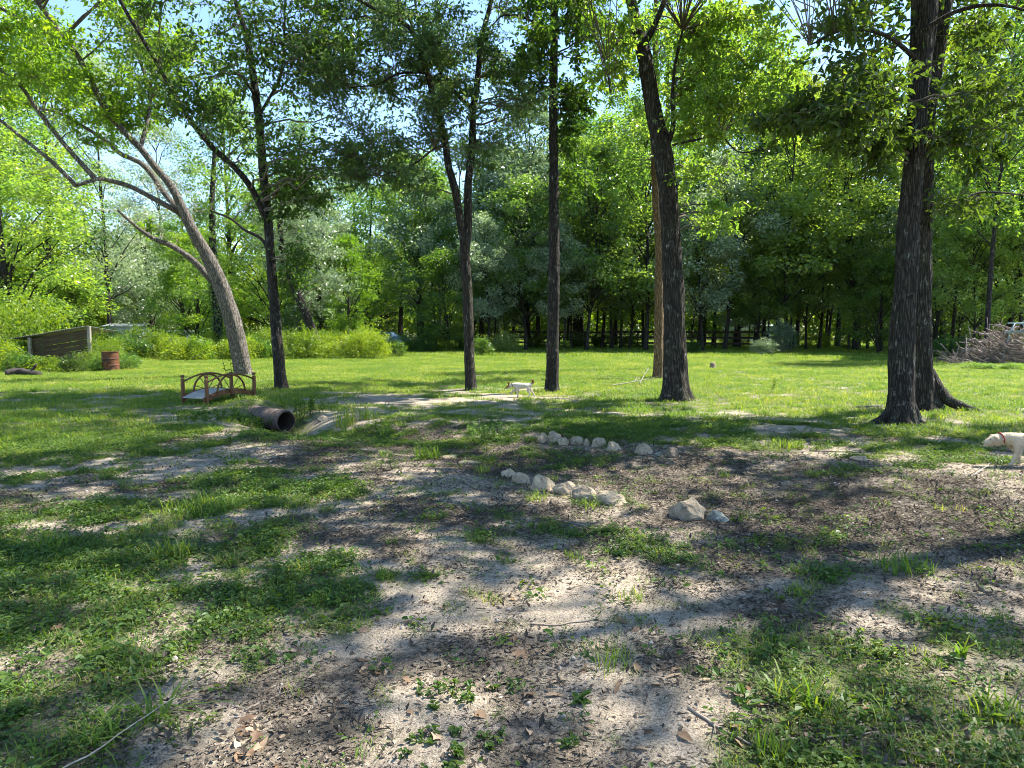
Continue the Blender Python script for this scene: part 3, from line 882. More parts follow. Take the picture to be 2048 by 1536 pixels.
# E, E2: warm brown trunks behind the curved tree
b = at(1318, 756); D = b[1]
E_ = Tree('brown_tree', 'reddish brown trunk with pale scar rings just left of the big curved tree', b, M['bark_brown'], M['leaf_wood'], group=YARD, leaf_size=0.12)
E_.limb([(1318, 756, 24), (1317, 700, 19), (1318, 600, 17.5), (1319, 500, 16.5), (1316, 450, 16), (1313, 400, 17), (1310, 330, 15), (1309, 250, 13), (1311, 100, 10), (1312, -40, 7)], D, 0.3, 'trunk', 18, 0.1, 0.4, 0.06, sink=0.2)
E_.region(1300, 150, 90, 120, 18, D - 2, D + 2, 1.0, 20, 11)
E_.region(1250, 330, 60, 60, 6, D - 1, D + 2, 0.9, 18, 11)
E_.canopy(P(1320, -180, D), (4, 4, 3), 22)
E_.finish()
b = at(1336, 738); D = b[1]
E2 = Tree('brown_tree', 'thin brown trunk half hidden behind the big curved tree', b, M['bark_brown'], M['leaf_wood'], group=YARD, leaf_size=0.12)
E2.limb([(1336, 738, 14), (1333, 690, 12), (1331, 600, 11), (1329, 480, 10), (1332, 350, 9), (1335, 200, 7), (1338, 60, 5)], D, 0, 'trunk', 12, 0.12, 0.3, 0.06, sink=0.2)
E2.region(1380, 180, 90, 130, 14, D - 2, D + 2, 1.1, 20, 11)
E2.finish()

# F: big curved tree
b = at(1352, 801); D = b[1]
Fb = Tree('curved_tree', 'big dark oak with curving trunk and flared foot right of the middle of the lawn', b, M['bark_oak'], M['leaf_wood'], group=YARD, leaf_size=0.11)
Fb.limb([(1352, 801, 56), (1351, 770, 47), (1351, 740, 44), (1350, 690, 42), (1348, 600, 40), (1343, 500, 36), (1337, 400, 34), (1330, 330, 34), (1322, 285, 34), (1308, 225, 29), (1297, 160, 27), (1288, 110, 26), (1280, 75, 25), (1268, 30, 20), (1262, 0, 18), (1248, -60, 15), (1230, -160, 10)], D, 0.3, 'trunk', 40, 0.045, 0.75, 0.10, 5, sink=0.2)
Fb.limb(Z([(1284, 95), (1305, 60), (1322, 20), (1335, -20), (1360, -120)], 14, 7), D + 0.2, -0.3)
Fb.limb(Z([(1330, 305), (1342, 270), (1347, 240), (1345, 190), (1350, 130), (1365, 60)], 12, 4), D + 0.2, -0.8, seg=8)
Fb.limb(Z([(1345, 290), (1400, 278), (1440, 270), (1480, 305), (1550, 290)], 5, 2), D - 0.1, -1.5, seg=8)
Fb.limb(Z([(1265, 60), (1230, 90), (1215, 130), (1222, 190)], 6, 2), D + 0.2, -0.8, seg=8)
Fb.region(1480, 120, 110, 110, 26, D - 2, D + 2, 0.8, 24, 13)
Fb.region(1420, 230, 70, 70, 12, D - 1.5, D + 2, 0.7, 22, 13)
Fb.region(1560, 200, 70, 60, 10, D - 2, D + 1, 0.7, 22, 13)
Fb.region(1230, 110, 50, 80, 8, D - 1, D + 1, 0.65, 18, 10)
Fb.region(1420, 420, 70, 80, 7, D - 0.5, D + 2, 0.6, 18, 11)
Fb.canopy(P(1300, -300, D - 1), (5.5, 5, 3.5), 44)
Fb.dead_twigs(1270, 80, 30, 40, 8, D - 0.4, D + 0.4, 0.35)
Fb.canopy(np.array([1.2, 10.5, 10.8]), (3.4, 2.8, 2.0), 20)
Fb.canopy(np.array([4.0, 13.5, 11.5]), (3.0, 3.0, 2.0), 14)
Fb.canopy(np.array([2.5, 8.2, 9.8]), (2.8, 2.2, 1.8), 14)
Fb.finish()
for k, (a0, ln) in enumerate(((-2.6, 0.75), (-0.5, 0.5), (-1.6, 0.55))):
    dx, dy = math.cos(a0), math.sin(a0)
    pts = [np.array([Fb.base[0] + dx * q, Fb.base[1] + dy * q, 0]) for q in (0.0, 0.22, ln * 0.65, ln * 1.1)]
    for q, zz_ in zip(pts, (0.5, 0.13, -0.01, -0.06)): q[2] = hz(q[0], q[1]) + zz_
    Fb.root_(pts, [0.12, 0.1, 0.06, 0.025])

# G, H: the pair at the right
b = at(1800, 846); D = b[1]
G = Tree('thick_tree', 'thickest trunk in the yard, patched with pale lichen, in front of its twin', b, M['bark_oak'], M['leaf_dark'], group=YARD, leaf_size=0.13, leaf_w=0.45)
G.limb([(1799, 848, 58), (1801, 815, 49), (1802, 790, 46), (1803, 740, 44), (1805, 650, 42), (1812, 560, 40), (1816, 480, 38), (1822, 400, 37), (1830, 300, 34), (1834, 220, 34), (1839, 140, 36), (1846, 60, 40), (1850, 0, 42), (1853, -80, 38), (1858, -200, 28)], D, 0.2, 'trunk', 46, 0.04, 0.9, 0.10, 5, sink=0.2)
G.limb(Z([(1818, 205), (1780, 200), (1745, 195), (1715, 205), (1690, 240)], 9, 3), D, -0.9, seg=8)
G.limb(Z([(1835, 120), (1770, 70), (1690, 60), (1620, 90)], 10, 3), D, -1.2, seg=8)
G.limb(Z([(1845, 60), (1920, 20), (2000, 10), (2080, 30)], 10, 4), D, -0.8, seg=8)
G.region(1690, 130, 120, 110, 17, D - 2, D + 0.8, 0.7, 15, 9, 0.25)
G.region(1620, 250, 100, 60, 8, D - 1.5, D + 1, 0.55, 20, 11, 0.2)
G.region(1730, 270, 60, 80, 5, D - 1, D + 1, 0.5, 18, 11, 0.2)
G.region(1960, 230, 90, 110, 8, D - 1.5, D + 1.5, 0.6, 20, 11, 0.2)
G.canopy(P(1830, -330, D - 1), (5, 5, 3.2), 26)
G.canopy(np.array([4.5, 9.0, 9.8]), (3.2, 2.8, 2.0), 22)
G.finish()
for k, (a0, ln) in enumerate(((math.pi + 0.15, 0.75), (-1.3, 0.55), (-2.4, 0.6), (-0.35, 0.5))):
    dx, dy = math.cos(a0), math.sin(a0)
    pts = [np.array([G.base[0] + dx * q, G.base[1] + dy * q, 0]) for q in (0.0, 0.22, ln * 0.65, ln * 1.1)]
    for q, zz_ in zip(pts, (0.55, 0.16, 0.0, -0.06)): q[2] = hz(q[0], q[1]) + zz_
    G.root_(pts, [0.12, 0.11, 0.07, 0.025])
b = at(1850, 818); D = b[1]
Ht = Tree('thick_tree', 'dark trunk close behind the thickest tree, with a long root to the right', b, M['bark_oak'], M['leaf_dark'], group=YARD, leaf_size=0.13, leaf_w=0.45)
Ht.limb([(1846, 818, 54), (1843, 790, 46), (1842, 760, 43), (1840, 650, 40), (1842, 560, 37), (1843, 480, 36), (1845, 400, 35), (1848, 300, 33), (1853, 220, 33), (1863, 140, 35), (1875, 60, 38), (1883, 0, 38), (1890, -40, 34), (1905, -160, 26)], D, -0.2, 'trunk', 40, 0.045, 0.8, 0.10, 4, sink=0.2)
Ht.limb(Z([(1862, 225), (1900, 225), (1950, 240), (2010, 215), (2070, 225)], 7, 3), D, 0.5, seg=8)
Ht.limb(Z([(1848, 425), (1900, 415), (1960, 385), (2050, 390)], 7, 3), D, 0.8, seg=8)
Ht.region(1980, 330, 70, 120, 7, D - 1, D + 2, 0.65, 20, 11, 0.15)
Ht.region(1950, 90, 100, 80, 8, D - 1, D + 1.5, 0.65, 20, 11, 0.2)
Ht.canopy(P(1900, -330, D), (5, 5, 3.2), 22)
Ht.finish()
pts = [np.array([Ht.base[0] + q, Ht.base[1] - s_, 0]) for q, s_ in ((0.02, 0.0), (0.22, 0.08), (0.48, 0.2), (0.95, 0.42))]
for q, zz_ in zip(pts, (0.75, 0.36, 0.12, -0.04)): q[2] = hz(q[0], q[1]) + zz_
Ht.root_(pts, [0.14, 0.13, 0.09, 0.035])

# trees that stand outside the frame beside and behind the camera: only their shade falls into the picture
def side_tree(x, y, label, n=40, hgt=9.0):
    t_ = Tree('shade_tree', label, (x, y, hz(x, y)), M['bark_oak'], M['leaf_mid'], group='trees beside the camera', leaf_size=0.11)
    pts = np.array([[x, y, -0.2], [x + 0.1, y, 3], [x - 0.1, y + 0.1, 7], [x, y, 12], [x, y, 15]], float)
    rads = np.array([0.3, 0.25, 0.22, 0.16, 0.08])
    cs = resample(catmull(np.concatenate([pts, rads[:, None]], 1), 6), 0.3)
    V, Q, T = tube(cs[:, :3], cs[:, 3], 14)
    link('trunk', mesh_np('trunk', V - t_.base, Q, T, True), t_.bark, t_.root)
    t_.limbs.append((cs[:, :3], cs[:, 3]))
    t_.canopy((x, y, hgt + 4), (4.5, 4.5, 4), n)
    t_.finish()

side_tree(10.2, 8.0, 'oak just outside the right edge of the picture beside the camera', 26)
side_tree(14.5, 13.5, 'oak beyond the right edge of the picture beside the dog', 28)
side_tree(8.4, 4.8, 'oak to the right of the camera, outside the picture', 22)

# ------------------------------------------------------------------ woods behind the lawn
def clump_leaves(centres, radii, per, size, flatten=0.65, up=0.9):
    n = len(centres) * per
    c = np.repeat(centres, per, 0); r = np.repeat(radii, per)
    v = runit(n) * (rng.random(n) ** 0.33)[:, None] * np.array([1, 1, flatten])
    p = c + v * r[:, None]
    ax = runit(n) * np.array([1, 1, 0.6]) + v * 0.6 + np.array([0, 0, -0.15])
    nr_ = np.array([0, 0, up]) + runit(n) * 0.8 + v * 0.3
    s = size * rng.uniform(0.45, 1.4, n)
    tone = np.repeat(rng.random(len(centres)), per)
    return leaf_geo(p, ax, nr_, s, 0.6, False, 0.15, np.clip(0.75 * tone + 0.3 * rng.random(n) - 0.02, 0, 1))

HIDE = bpy.data.collections.new('prototypes')      # never linked to the scene: sources for the ground cover

def proto_tree(H, cr, cb, ncl, per, size, trunk_r, lean=0.0, shape='oval', seed=0):
    """returns trunk mesh, crown mesh; origin at foot"""
    n = 9
    t = np.linspace(0, 1, n)
    pts = np.stack([lean * H * t ** 1.3 + 0.25 * np.sin(t * 5 + seed), 0.2 * np.sin(t * 4 + seed * 2), -0.3 + (H * 0.93 + 0.3) * t], 1)
    rads = trunk_r * (1 - 0.85 * t) * (1 + 0.5 * np.exp(-t * 30))
    cs = resample(catmull(np.concatenate([pts, rads[:, None]], 1), 5), 0.5)
    mb = MB()
    dis = 1 + 0.16 * (vnoise(np.cos(np.arange(10) * 0.628)[None, :] * 2 + cs[:, 2:3] * 0.8, np.sin(np.arange(10) * 0.628)[None, :] * 2 + cs[:, 2:3] * 0, seed) - 0.5)
    mb.tube(cs[:, :3], cs[:, 3], 10, True, dis)
    ce = []; ra = []
    while len(ce) < ncl:
        z = rng.uniform(cb, 1.0)
        q = (z - cb) / (1 - cb)
        if shape == 'oval': env = math.sin(math.pi * (0.12 + 0.86 * q) ** 0.8) ** 0.7
        elif shape == 'cone': env = (1 - q) ** 0.8 + 0.08
        else: env = (1 - q ** 3) ** 0.5
        a = rng.uniform(0, 2 * math.pi); rr_ = cr * env * (rng.random() ** 0.45)
        if vnoise(a * 1.1 + seed * 3, z * 7, seed) < 0.27: continue
        ax_ = np.interp(z * H, cs[:, 2], cs[:, 0]); ay = np.interp(z * H, cs[:, 2], cs[:, 1])
        ce.append([ax_ + rr_ * math.cos(a), ay + rr_ * math.sin(a), z * H]); ra.append(rng.uniform(0.55, 1.15) * (0.5 + 0.06 * H))
    ce = np.array(ce); ra = np.array(ra) * 0.75
    for k in rng.choice(ncl, min(34, ncl), replace=False):
        e = ce[k]; z0 = max(cb * H * 0.7, e[2] - 0.9 * math.hypot(e[0], e[1]) - 0.5)
        s = np.array([np.interp(z0, cs[:, 2], cs[:, 0]), np.interp(z0, cs[:, 2], cs[:, 1]), z0])
        tt = np.linspace(0, 1, 6)[:, None]
        br = s + (e - s) * tt + np.array([0, 0, 0.5]) * np.sin(tt * 3.14) + rng.normal(size=(6, 3)) * 0.12 * np.sin(tt * 3.14)
        mb.tube(br, np.linspace(trunk_r * 0.28, 0.02, 6), 5, False)
    V, Q, T, rn = clump_leaves(ce, ra, per, size)
    mb2 = MB(); mb2.add(V, Q, T, rn)
    return mb.mesh('trunk', True), mb2.mesh('crown')

def pine_proto(H, cr, cb, seed):
    n = 8; t = np.linspace(0, 1, n)
    cs = np.stack([0.1 * np.sin(t * 4), 0.1 * np.cos(t * 3), -0.3 + H * t], 1)
    mb = MB(); mb.tube(cs, 0.24 * (1 - 0.85 * t), 10)
    lv = MB()
    z = cb * H
    Ps = []
    while z < H * 0.98:
        q = (z / H - cb) / (1 - cb)
        for k in range(rng.integers(3, 6)):
            a = rng.uniform(0, 6.28); L = cr * (1 - q * 0.75) * rng.uniform(0.5, 1)
            s = np.array([0, 0, z]); e = s + np.array([math.cos(a) * L, math.sin(a) * L, 0.15 * L])
            tt = np.linspace(0, 1, 5)[:, None]
            br = s + (e - s) * tt - np.array([0, 0, 0.12 * L]) * np.sin(tt * 3.14)
            mb.tube(br, np.linspace(0.045, 0.015, 5), 4, False)
            for w_ in np.linspace(0.4, 1, 7):
                Ps.append(s + (e - s) * w_ + rng.normal(size=3) * 0.25)
        z += rng.uniform(0.5, 0.9)
    Ps = np.array(Ps); per = 34
    c = np.repeat(Ps, per, 0); d = runit(len(c)); d[:, 2] = np.abs(d[:, 2]) * 0.7 - 0.15
    V, Q, T, rn = leaf_geo(c, d, runit(len(c)), 0.36 * rng.uniform(0.6, 1.2, len(c)), 0.1, False, 0.02, np.repeat(rng.random(len(Ps)), per))
    lv.add(V, Q, T, rn)
    return mb.mesh('trunk', True), lv.mesh('crown')

PROTO = {}
def reg(key, meshes, leaf, bark='bark_far'):
    tr, cr_ = meshes
    tr.materials.append(M[bark]); cr_.materials.append(M[leaf])
    PROTO[key] = (tr, cr_)
reg('oak', proto_tree(20, 5.2, 0.24, 150, 110, 0.25, 0.32, 0.0, 'oval', 1), 'leaf_wood')
reg('oak2', proto_tree(17, 5.8, 0.16, 160, 115, 0.25, 0.30, 0.03, 'round', 2), 'leaf_wood')
reg('tall', proto_tree(25, 4.4, 0.32, 140, 110, 0.25, 0.34, -0.02, 'oval', 3), 'leaf_wood')
reg('tall2', proto_tree(23, 4.6, 0.42, 120, 120, 0.25, 0.30, 0.02, 'round', 4), 'leaf_blue')
reg('pale', proto_tree(16, 5.2, 0.14, 170, 120, 0.23, 0.26, 0.0, 'oval', 5), 'leaf_silver_glint')
reg('bright', proto_tree(12, 4.4, 0.10, 150, 120, 0.2, 0.2, 0.04, 'oval', 6), 'leaf_yellow')
reg('under', proto_tree(7, 2.6, 0.10, 90, 110, 0.16, 0.09, 0.05, 'round', 7), 'leaf_mid')
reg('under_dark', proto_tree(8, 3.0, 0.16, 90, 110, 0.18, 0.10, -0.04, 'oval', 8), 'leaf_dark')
reg('big', proto_tree(29, 6.0, 0.30, 170, 110, 0.26, 0.25, 0.0, 'round', 11), 'leaf_wood')
reg('big2', proto_tree(27, 5.6, 0.32, 160, 110, 0.25, 0.24, 0.01, 'oval', 12), 'leaf_wood')
reg('big_pale', proto_tree(28, 6.2, 0.22, 190, 110, 0.25, 0.24, 0.0, 'round', 13), 'leaf_silver_glint')  # paler leaves put distance haze into the crown colour
reg('high', proto_tree(25, 5.6, 0.34, 150, 120, 0.24, 0.2, 0.01, 'round', 14), 'leaf_glow')
reg('slim', proto_tree(19, 2.8, 0.38, 80, 110, 0.22, 0.14, 0.02, 'oval', 15), 'leaf_wood')
reg('slim2', proto_tree(17, 2.4, 0.45, 64, 110, 0.22, 0.11, -0.03, 'oval', 16), 'leaf_blue')
reg('mid', proto_tree(12, 3.6, 0.26, 110, 120, 0.2, 0.12, 0.02, 'round', 17), 'leaf_fresh')
reg('mid_pale', proto_tree(12, 3.6, 0.28, 105, 120, 0.19, 0.12, -0.02, 'oval', 18), 'leaf_silver_glint')  # silvery leaf colour stands in for glints of light
reg('pine', pine_proto(17, 2.6, 0.28, 9), 'leaf_blue')

def wood(key, px, D, label, scale=1.0, group='trees of the wood behind the lawn', name=None, py=None, rz=None):
    x = (px - CX) / FPX * D
    x = P(px, 660, D)[0]
    base = (x, D, hz(x, D))
    o = thing(name or {'pine': 'pine_tree', 'mid': 'young_tree', 'mid_pale': 'young_tree', 'under': 'young_tree', 'under_dark': 'young_tree'}.get(key, 'wood_tree'), label, 'tree', base, rng.uniform(0, 6.28) if rz is None else rz, group)
    o.scale = (scale * rng.uniform(0.92, 1.08), scale * rng.uniform(0.92, 1.08), scale)
    tr, cr_ = PROTO[key]
    link('trunk', tr, None, o)
    tag(link('crown', cr_, None, o), kind='stuff')
    return o

WOODS = [
 # key, px, D, scale, label
 ('big', -90, 50, 1.0, 'broad leafy tree at the left edge behind the plank lean-to'),
 ('oak2', 10, 46, 0.95, 'yellow green tree leaning over the plank lean-to'),
 ('big2', 105, 58, 1.0, 'tall leafy tree rising straight above the plank lean-to'),
 ('big_pale', 215, 70, 1.0, 'tall pale tree between the lean-to and the far pale shed'),
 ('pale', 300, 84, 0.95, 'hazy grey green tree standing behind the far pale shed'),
 ('big', 20, 86, 1.05, 'tall hazy tree far behind the left end of the lean-to'),
 ('oak2', 365, 78, 0.8, 'round dark green tree left of the ivy covered trunk'),
 ('bright', 395, 58, 0.8, 'bright yellow green tree beside the ivy covered trunk'),
 ('big_pale', 330, 92, 1.0, 'tall pale tree far behind the sunlit thicket'),
 ('tall', 455, 64, 0.92, 'leafy tree seen between the leaning tree and the slender dark tree'),
 ('oak2', 545, 62, 0.82, 'broad tree behind the foot of the slender dark tree'),
 ('pale', 640, 58, 0.80, 'silvery leaved tree above the thin tree that leans left'),
 ('bright', 690, 54, 0.72, 'fresh green low tree just left of the blue car'),
 ('oak2', 740, 72, 0.95, 'green tree overhanging the blue car'),
 ('tall', 800, 68, 0.74, 'tree with a pale straight trunk just right of the blue car'),
 ('oak', 838, 62, 0.84, 'tree with a heavy black trunk between the blue car and the forked tree'),
 ('under', 890, 52, 1.05, 'small bushy tree on a thin reddish trunk left of the forked tree'),
 ('pine', 965, 64, 1.02, 'fluffy pine seen just right of the forked tree'),
 ('tall2', 1000, 76, 0.88, 'tall tree between the forked tree and the straight tree, behind the pine'),
 ('pale', 1052, 62, 1.05, 'silvery tree just left of the straight dark tree'),
 ('oak', 1150, 66, 1.05, 'leafy tree just right of the straight dark tree'),
 ('tall2', 1165, 68, 0.82, 'dark trunk in the wood a little right of the straight tree'),
 ('big', 1235, 70, 0.85, 'dense tree midway between the straight tree and the brown trunk'),
 ('big2', 1408, 68, 1.0, 'tree on the fence line just right of the big curved tree'),
 ('pale', 1480, 64, 1.02, 'silvery tree over the thick stub trunk at the rail fence'),
 ('big', 1475, 66, 1.0, 'tree with a thick black trunk standing in the rail fence'),
 ('big_pale', 1556, 72, 1.0, 'tall tree just left of the silver bush'),
 ('high', 1680, 65, 1.0, 'dark straight trunk midway between the silver bush and the thickest tree'),
 ('high', 1600, 68, 1.0, 'bright yellow leaved tree whose crown hangs over the rail fence'),
 ('high', 1510, 70, 0.95, 'yellow green tree with a high crown behind the curved tree'),
 ('under', 1762, 48, 0.95, 'thin tree just left of the thickest trunk at the field edge'),
 ('high', 1890, 58, 1.0, 'dark trunk just right of the thickest pair of trunks'),
 ('big', 1925, 64, 1.0, 'dark tree behind the left end of the brush pile'),
 ('slim', 1980, 37, 1.0, 'dark trunk rising right behind the brush pile'),
 ('big2', 2075, 62, 1.0, 'leafy tree at the right edge behind the brush pile'),
 ('under_dark', 2010, 44, 0.9, 'young dark tree behind the right part of the brush pile'),
 ('under', 1390, 68, 0.9, 'young green tree behind the rail fence next to the curved tree'),
 ('under', 1520, 76, 0.95, 'young green tree behind the fence in front of the pale barn'),
 ('under', 1715, 66, 0.9, 'young tree at the sunny field left of the thickest trunk'),
 ('under_dark', 1870, 54, 0.9, 'young tree in the dark gap right of the thickest pair'),
 ('under_dark', 760, 80, 0.9, 'young dark tree behind the blue car'),
 ('under', 600, 56, 0.8, 'young tree behind the thin tree that leans left'),
 ('under_dark', 1010, 68, 0.85, 'young dark tree behind the bush with the plume'),
 ('under', 150, 50, 0.8, 'young tree just behind the roof of the plank lean-to'),
 ('tall2', 615, 72, 0.98, 'tall thin crowned tree behind the slender dark tree on its right'),
 ('big', 580, 86, 0.72, 'leafy tree far behind the slender dark tree'),
 ('tall', 710, 82, 0.85, 'tall tree far behind the blue car on its left'),
 ('big2', 880, 84, 0.72, 'tree far behind the small bushy tree on a reddish trunk'),
 ('tall2', 930, 74, 0.9, 'tall tree directly behind the forked tree'),
 ('slim', 868, 60, 0.8, 'slim dark trunk between the heavy black trunk and the reddish trunk'),
 ('slim2', 985, 60, 0.8, 'slim dark trunk just right of the pine'),
 ('slim', 1030, 66, 0.95, 'slim trunk midway between the pine and the straight tree'),
 ('slim2', 1075, 64, 1.0, 'slim trunk close on the left of the straight tree'),
 ('slim', 1138, 68, 1.1, 'slim trunk close on the right of the straight tree'),
 ('slim2', 1188, 66, 1.0, 'slim trunk in the shade a third of the way from straight tree to brown trunk'),
 ('slim', 1218, 58, 1.0, 'slim trunk halfway from the straight tree to the brown trunk'),
 ('slim2', 1258, 66, 1.1, 'slim trunk two thirds of the way from straight tree to brown trunk'),
 ('slim', 1282, 60, 1.05, 'slim trunk just left of the brown trunk'),
 ('slim2', 1392, 62, 1.0, 'slim trunk right beside the curved tree at the rail fence'),
 ('slim2', 1530, 66, 1.0, 'slim trunk between the thick black trunk and the silver bush'),
 ('slim', 1580, 68, 1.1, 'slim trunk rising behind the silver bush'),
 ('slim2', 1650, 63, 1.0, 'slim trunk at the wire fence right of the silver bush'),
 ('slim', 1722, 60, 1.05, 'slim trunk at the field edge, third left of the thickest trunk'),
 ('slim', 1905, 48, 0.95, 'slim trunk right of the thickest pair, before the brush pile'),
 ('slim2', 1950, 46, 0.95, 'slim trunk behind the left slope of the brush pile'),
 ('slim', 2035, 42, 0.95, 'slim trunk at the right edge behind the pale blue frame'),
 ('under_dark', 945, 66, 0.9, 'young dark tree behind the forked tree foot'),
 ('under', 1450, 74, 0.8, 'young tree standing before the barn'),
 ('mid', 1010, 56, 1.0, 'young leafy tree in front of the pine on its right'),
 ('mid_pale', 1070, 57, 1.0, 'grey green young tree close on the left of the straight tree'),
 ('mid', 1145, 58, 0.95, 'young leafy tree close on the right of the straight tree'),
 ('mid_pale', 1205, 60, 1.05, 'grey green young tree between the straight tree and the brown trunk'),
 ('mid', 1262, 57, 1.0, 'young leafy tree close to the brown trunk on its left'),
 ('mid_pale', 1425, 66, 1.05, 'grey green young tree behind the rail fence beside the curved tree'),
 ('mid', 1500, 69, 0.95, 'young leafy tree over the roof of the barn'),
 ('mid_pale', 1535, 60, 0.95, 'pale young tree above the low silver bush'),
 ('mid', 1615, 56, 1.0, 'young leafy tree just right of the taller silver bush'),
 ('mid', 1665, 62, 1.05, 'young leafy tree behind the wire fence, second right of the silver bush'),
 ('mid_pale', 1735, 56, 1.0, 'pale young tree left of the thickest trunk'),
 ('mid', 1790, 64, 1.0, 'young leafy tree peeking out left of the thickest trunk'),
 ('mid', 1915, 44, 0.85, 'young leafy tree behind the left foot of the brush pile'),
 ('mid_pale', 840, 56, 0.7, 'pale young tree right of the blue car'),
 ('mid_pale', 975, 53, 0.9, 'silvery young tree filling the gap right of the forked tree'),
 ('mid', 1045, 52, 0.85, 'fresh green young tree in the front row left of the straight tree'),
 ('mid_pale', 1128, 53, 1.0, 'silvery young tree in the front row just right of the straight tree'),
 ('mid', 1180, 51, 0.9, 'fresh green young tree in the front row between straight tree and brown trunk'),
 ('mid_pale', 1240, 52, 1.0, 'silvery young tree in the front row left of the brown trunk'),
 ('mid', 1290, 50, 0.85, 'fresh green young tree in the front row at the brown trunk'),
 ('mid_pale', 1400, 53, 1.05, 'silvery young tree in the front row at the curved tree'),
 ('mid_pale', 1455, 52, 1.0, 'silvery young tree whose leaves hang over the rail fence'),
 ('mid', 1520, 54, 0.9, 'fresh green young tree in front of the silvery ones at the fence'),
 ('mid', 1575, 51, 1.0, 'fresh green young tree right above the silver bush'),
 ('mid_pale', 1640, 52, 1.0, 'silvery young tree in the front row right of the silver bush'),
 ('mid', 1700, 50, 1.0, 'fresh green young tree in the front row nearer to the thickest tree'),
 ('mid', 1765, 52, 1.0, 'fresh green young tree in the front row beside the thickest tree'),
 ('mid_pale', 1880, 46, 0.95, 'silvery young tree right behind the thickest pair'),
 ('mid', 1945, 42, 0.95, 'fresh green young tree above the top of the brush pile'),
 ('mid', 2030, 40, 0.95, 'fresh green young tree at the right edge above the brush pile'),
]
for k_, (key, px, D, s_, lab) in enumerate(WOODS):
    if key.startswith('mid'):      # uneven heights and depths along the edge of the wood
        s_ *= (0.8, 1.45, 1.0, 1.7, 0.9, 1.25)[k_ % 6]; D += (0, 3, 6, 4, -1, 2)[k_ % 6]
    wood(key, px, D, lab, s_)

# ------------------------------------------------------------------ scatter of uncountable things with geometry nodes
def scatter(name, pts, rot, scl, idx, meshes, label, mat):
    col = bpy.data.collections.new(name + '_sources')
    for k, me in enumerate(meshes):
        if not len(me.materials): me.materials.append(mat)
        o = bpy.data.objects.new('%s_source_%02d' % (name, k), me)
        col.objects.link(o)
    me = mesh_np(name, pts, None, None, False, {'rot': ('FLOAT_VECTOR', rot), 'scl': ('FLOAT', scl), 'pick': ('INT', idx)})
    ob = link(name, me)
    ng = bpy.data.node_groups.new(name, 'GeometryNodeTree')
    ng.interface.new_socket('Geometry', in_out='INPUT', socket_type='NodeSocketGeometry')
    ng.interface.new_socket('Geometry', in_out='OUTPUT', socket_type='NodeSocketGeometry')
    gi = ng.nodes.new('NodeGroupInput'); go = ng.nodes.new('NodeGroupOutput')
    ci = ng.nodes.new('GeometryNodeCollectionInfo'); ci.inputs['Collection'].default_value = col
    ci.inputs['Separate Children'].default_value = True; ci.inputs['Reset Children'].default_value = True
    ip = ng.nodes.new('GeometryNodeInstanceOnPoints'); ip.inputs['Pick Instance'].default_value = True
    def attr(nm, typ):
        a = ng.nodes.new('GeometryNodeInputNamedAttribute'); a.data_type = typ; a.inputs['Name'].default_value = nm
        return a.outputs[0]
    ng.links.new(gi.outputs[0], ip.inputs['Points']); ng.links.new(ci.outputs[0], ip.inputs['Instance'])
    ng.links.new(attr('pick', 'INT'), ip.inputs['Instance Index'])
    er = ng.nodes.new('FunctionNodeEulerToRotation')
    ng.links.new(attr('rot', 'FLOAT_VECTOR'), er.inputs[0]); ng.links.new(er.outputs[0], ip.inputs['Rotation'])
    cx_ = ng.nodes.new('ShaderNodeCombineXYZ')
    sc_ = attr('scl', 'FLOAT')
    for k in range(3): ng.links.new(sc_, cx_.inputs[k])
    ng.links.new(cx_.outputs[0], ip.inputs['Scale'])
    ng.links.new(ip.outputs[0], go.inputs[0])
    md = ob.modifiers.new('scatter', 'NODES'); md.node_group = ng
    return tag(ob, label, None, None, 'stuff')

def blades(n, rad_, h0, h1, w, spread, seed=0, curve=0.5):
    """grass: each blade two quads and a tip"""
    a = rng.uniform(0, 6.28, n); r_ = rad_ * np.sqrt(rng.random(n))
    base = np.stack([r_ * np.cos(a), r_ * np.sin(a), np.zeros(n) - 0.01], 1)
    th = rng.uniform(0, 6.28, n); h = rng.uniform(h0, h1, n)
    out = np.stack([np.cos(th), np.sin(th), np.zeros(n)], 1)
    lean = rng.uniform(0.2, 1.0, n) * spread
    sd_ = np.stack([-np.sin(th), np.cos(th), np.zeros(n)], 1)
    V = []
    for q, wd in ((0, 1.0), (0.5, 0.85), (0.82, 0.5)):
        c = base + out * (lean * h * q ** (1 + curve))[:, None] + np.array([0, 0, 1.0]) * (h * (q - 0.35 * lean * q ** 2))[:, None]
        V += [c - sd_ * w * wd * 0.5, c + sd_ * w * wd * 0.5]
    V.append(base + out * (lean * h)[:, None] + np.array([0, 0, 1.0]) * (h * (1 - 0.45 * lean))[:, None])
    V = np.stack(V, 1).reshape(-1, 3)
    B_ = np.arange(n)[:, None] * 7
    Q = np.concatenate([B_ + np.array([[0, 1, 3, 2]]), B_ + np.array([[2, 3, 5, 4]])], 0)
    T = B_ + np.array([[4, 5, 6]])
    return V, Q, T, np.repeat(rng.random(n), 7)

def mesh_of(name, *parts):
    mb = MB()
    for p in parts: mb.add(*p)
    return mb.mesh(name)

def sector(n, r0, r1, a=41.0):
    """points over the wedge of ground in front of the camera, uniform per area"""
    th = np.radians(rng.uniform(-a, a, n)); r = np.sqrt(rng.uniform(r0 * r0, r1 * r1, n))
    return r * np.sin(th), r * np.cos(th)

def place(x, y, keep, dz=0.0):
    x = x[keep]; y = y[keep]
    return np.stack([x, y, height(x, y) + dz], 1)

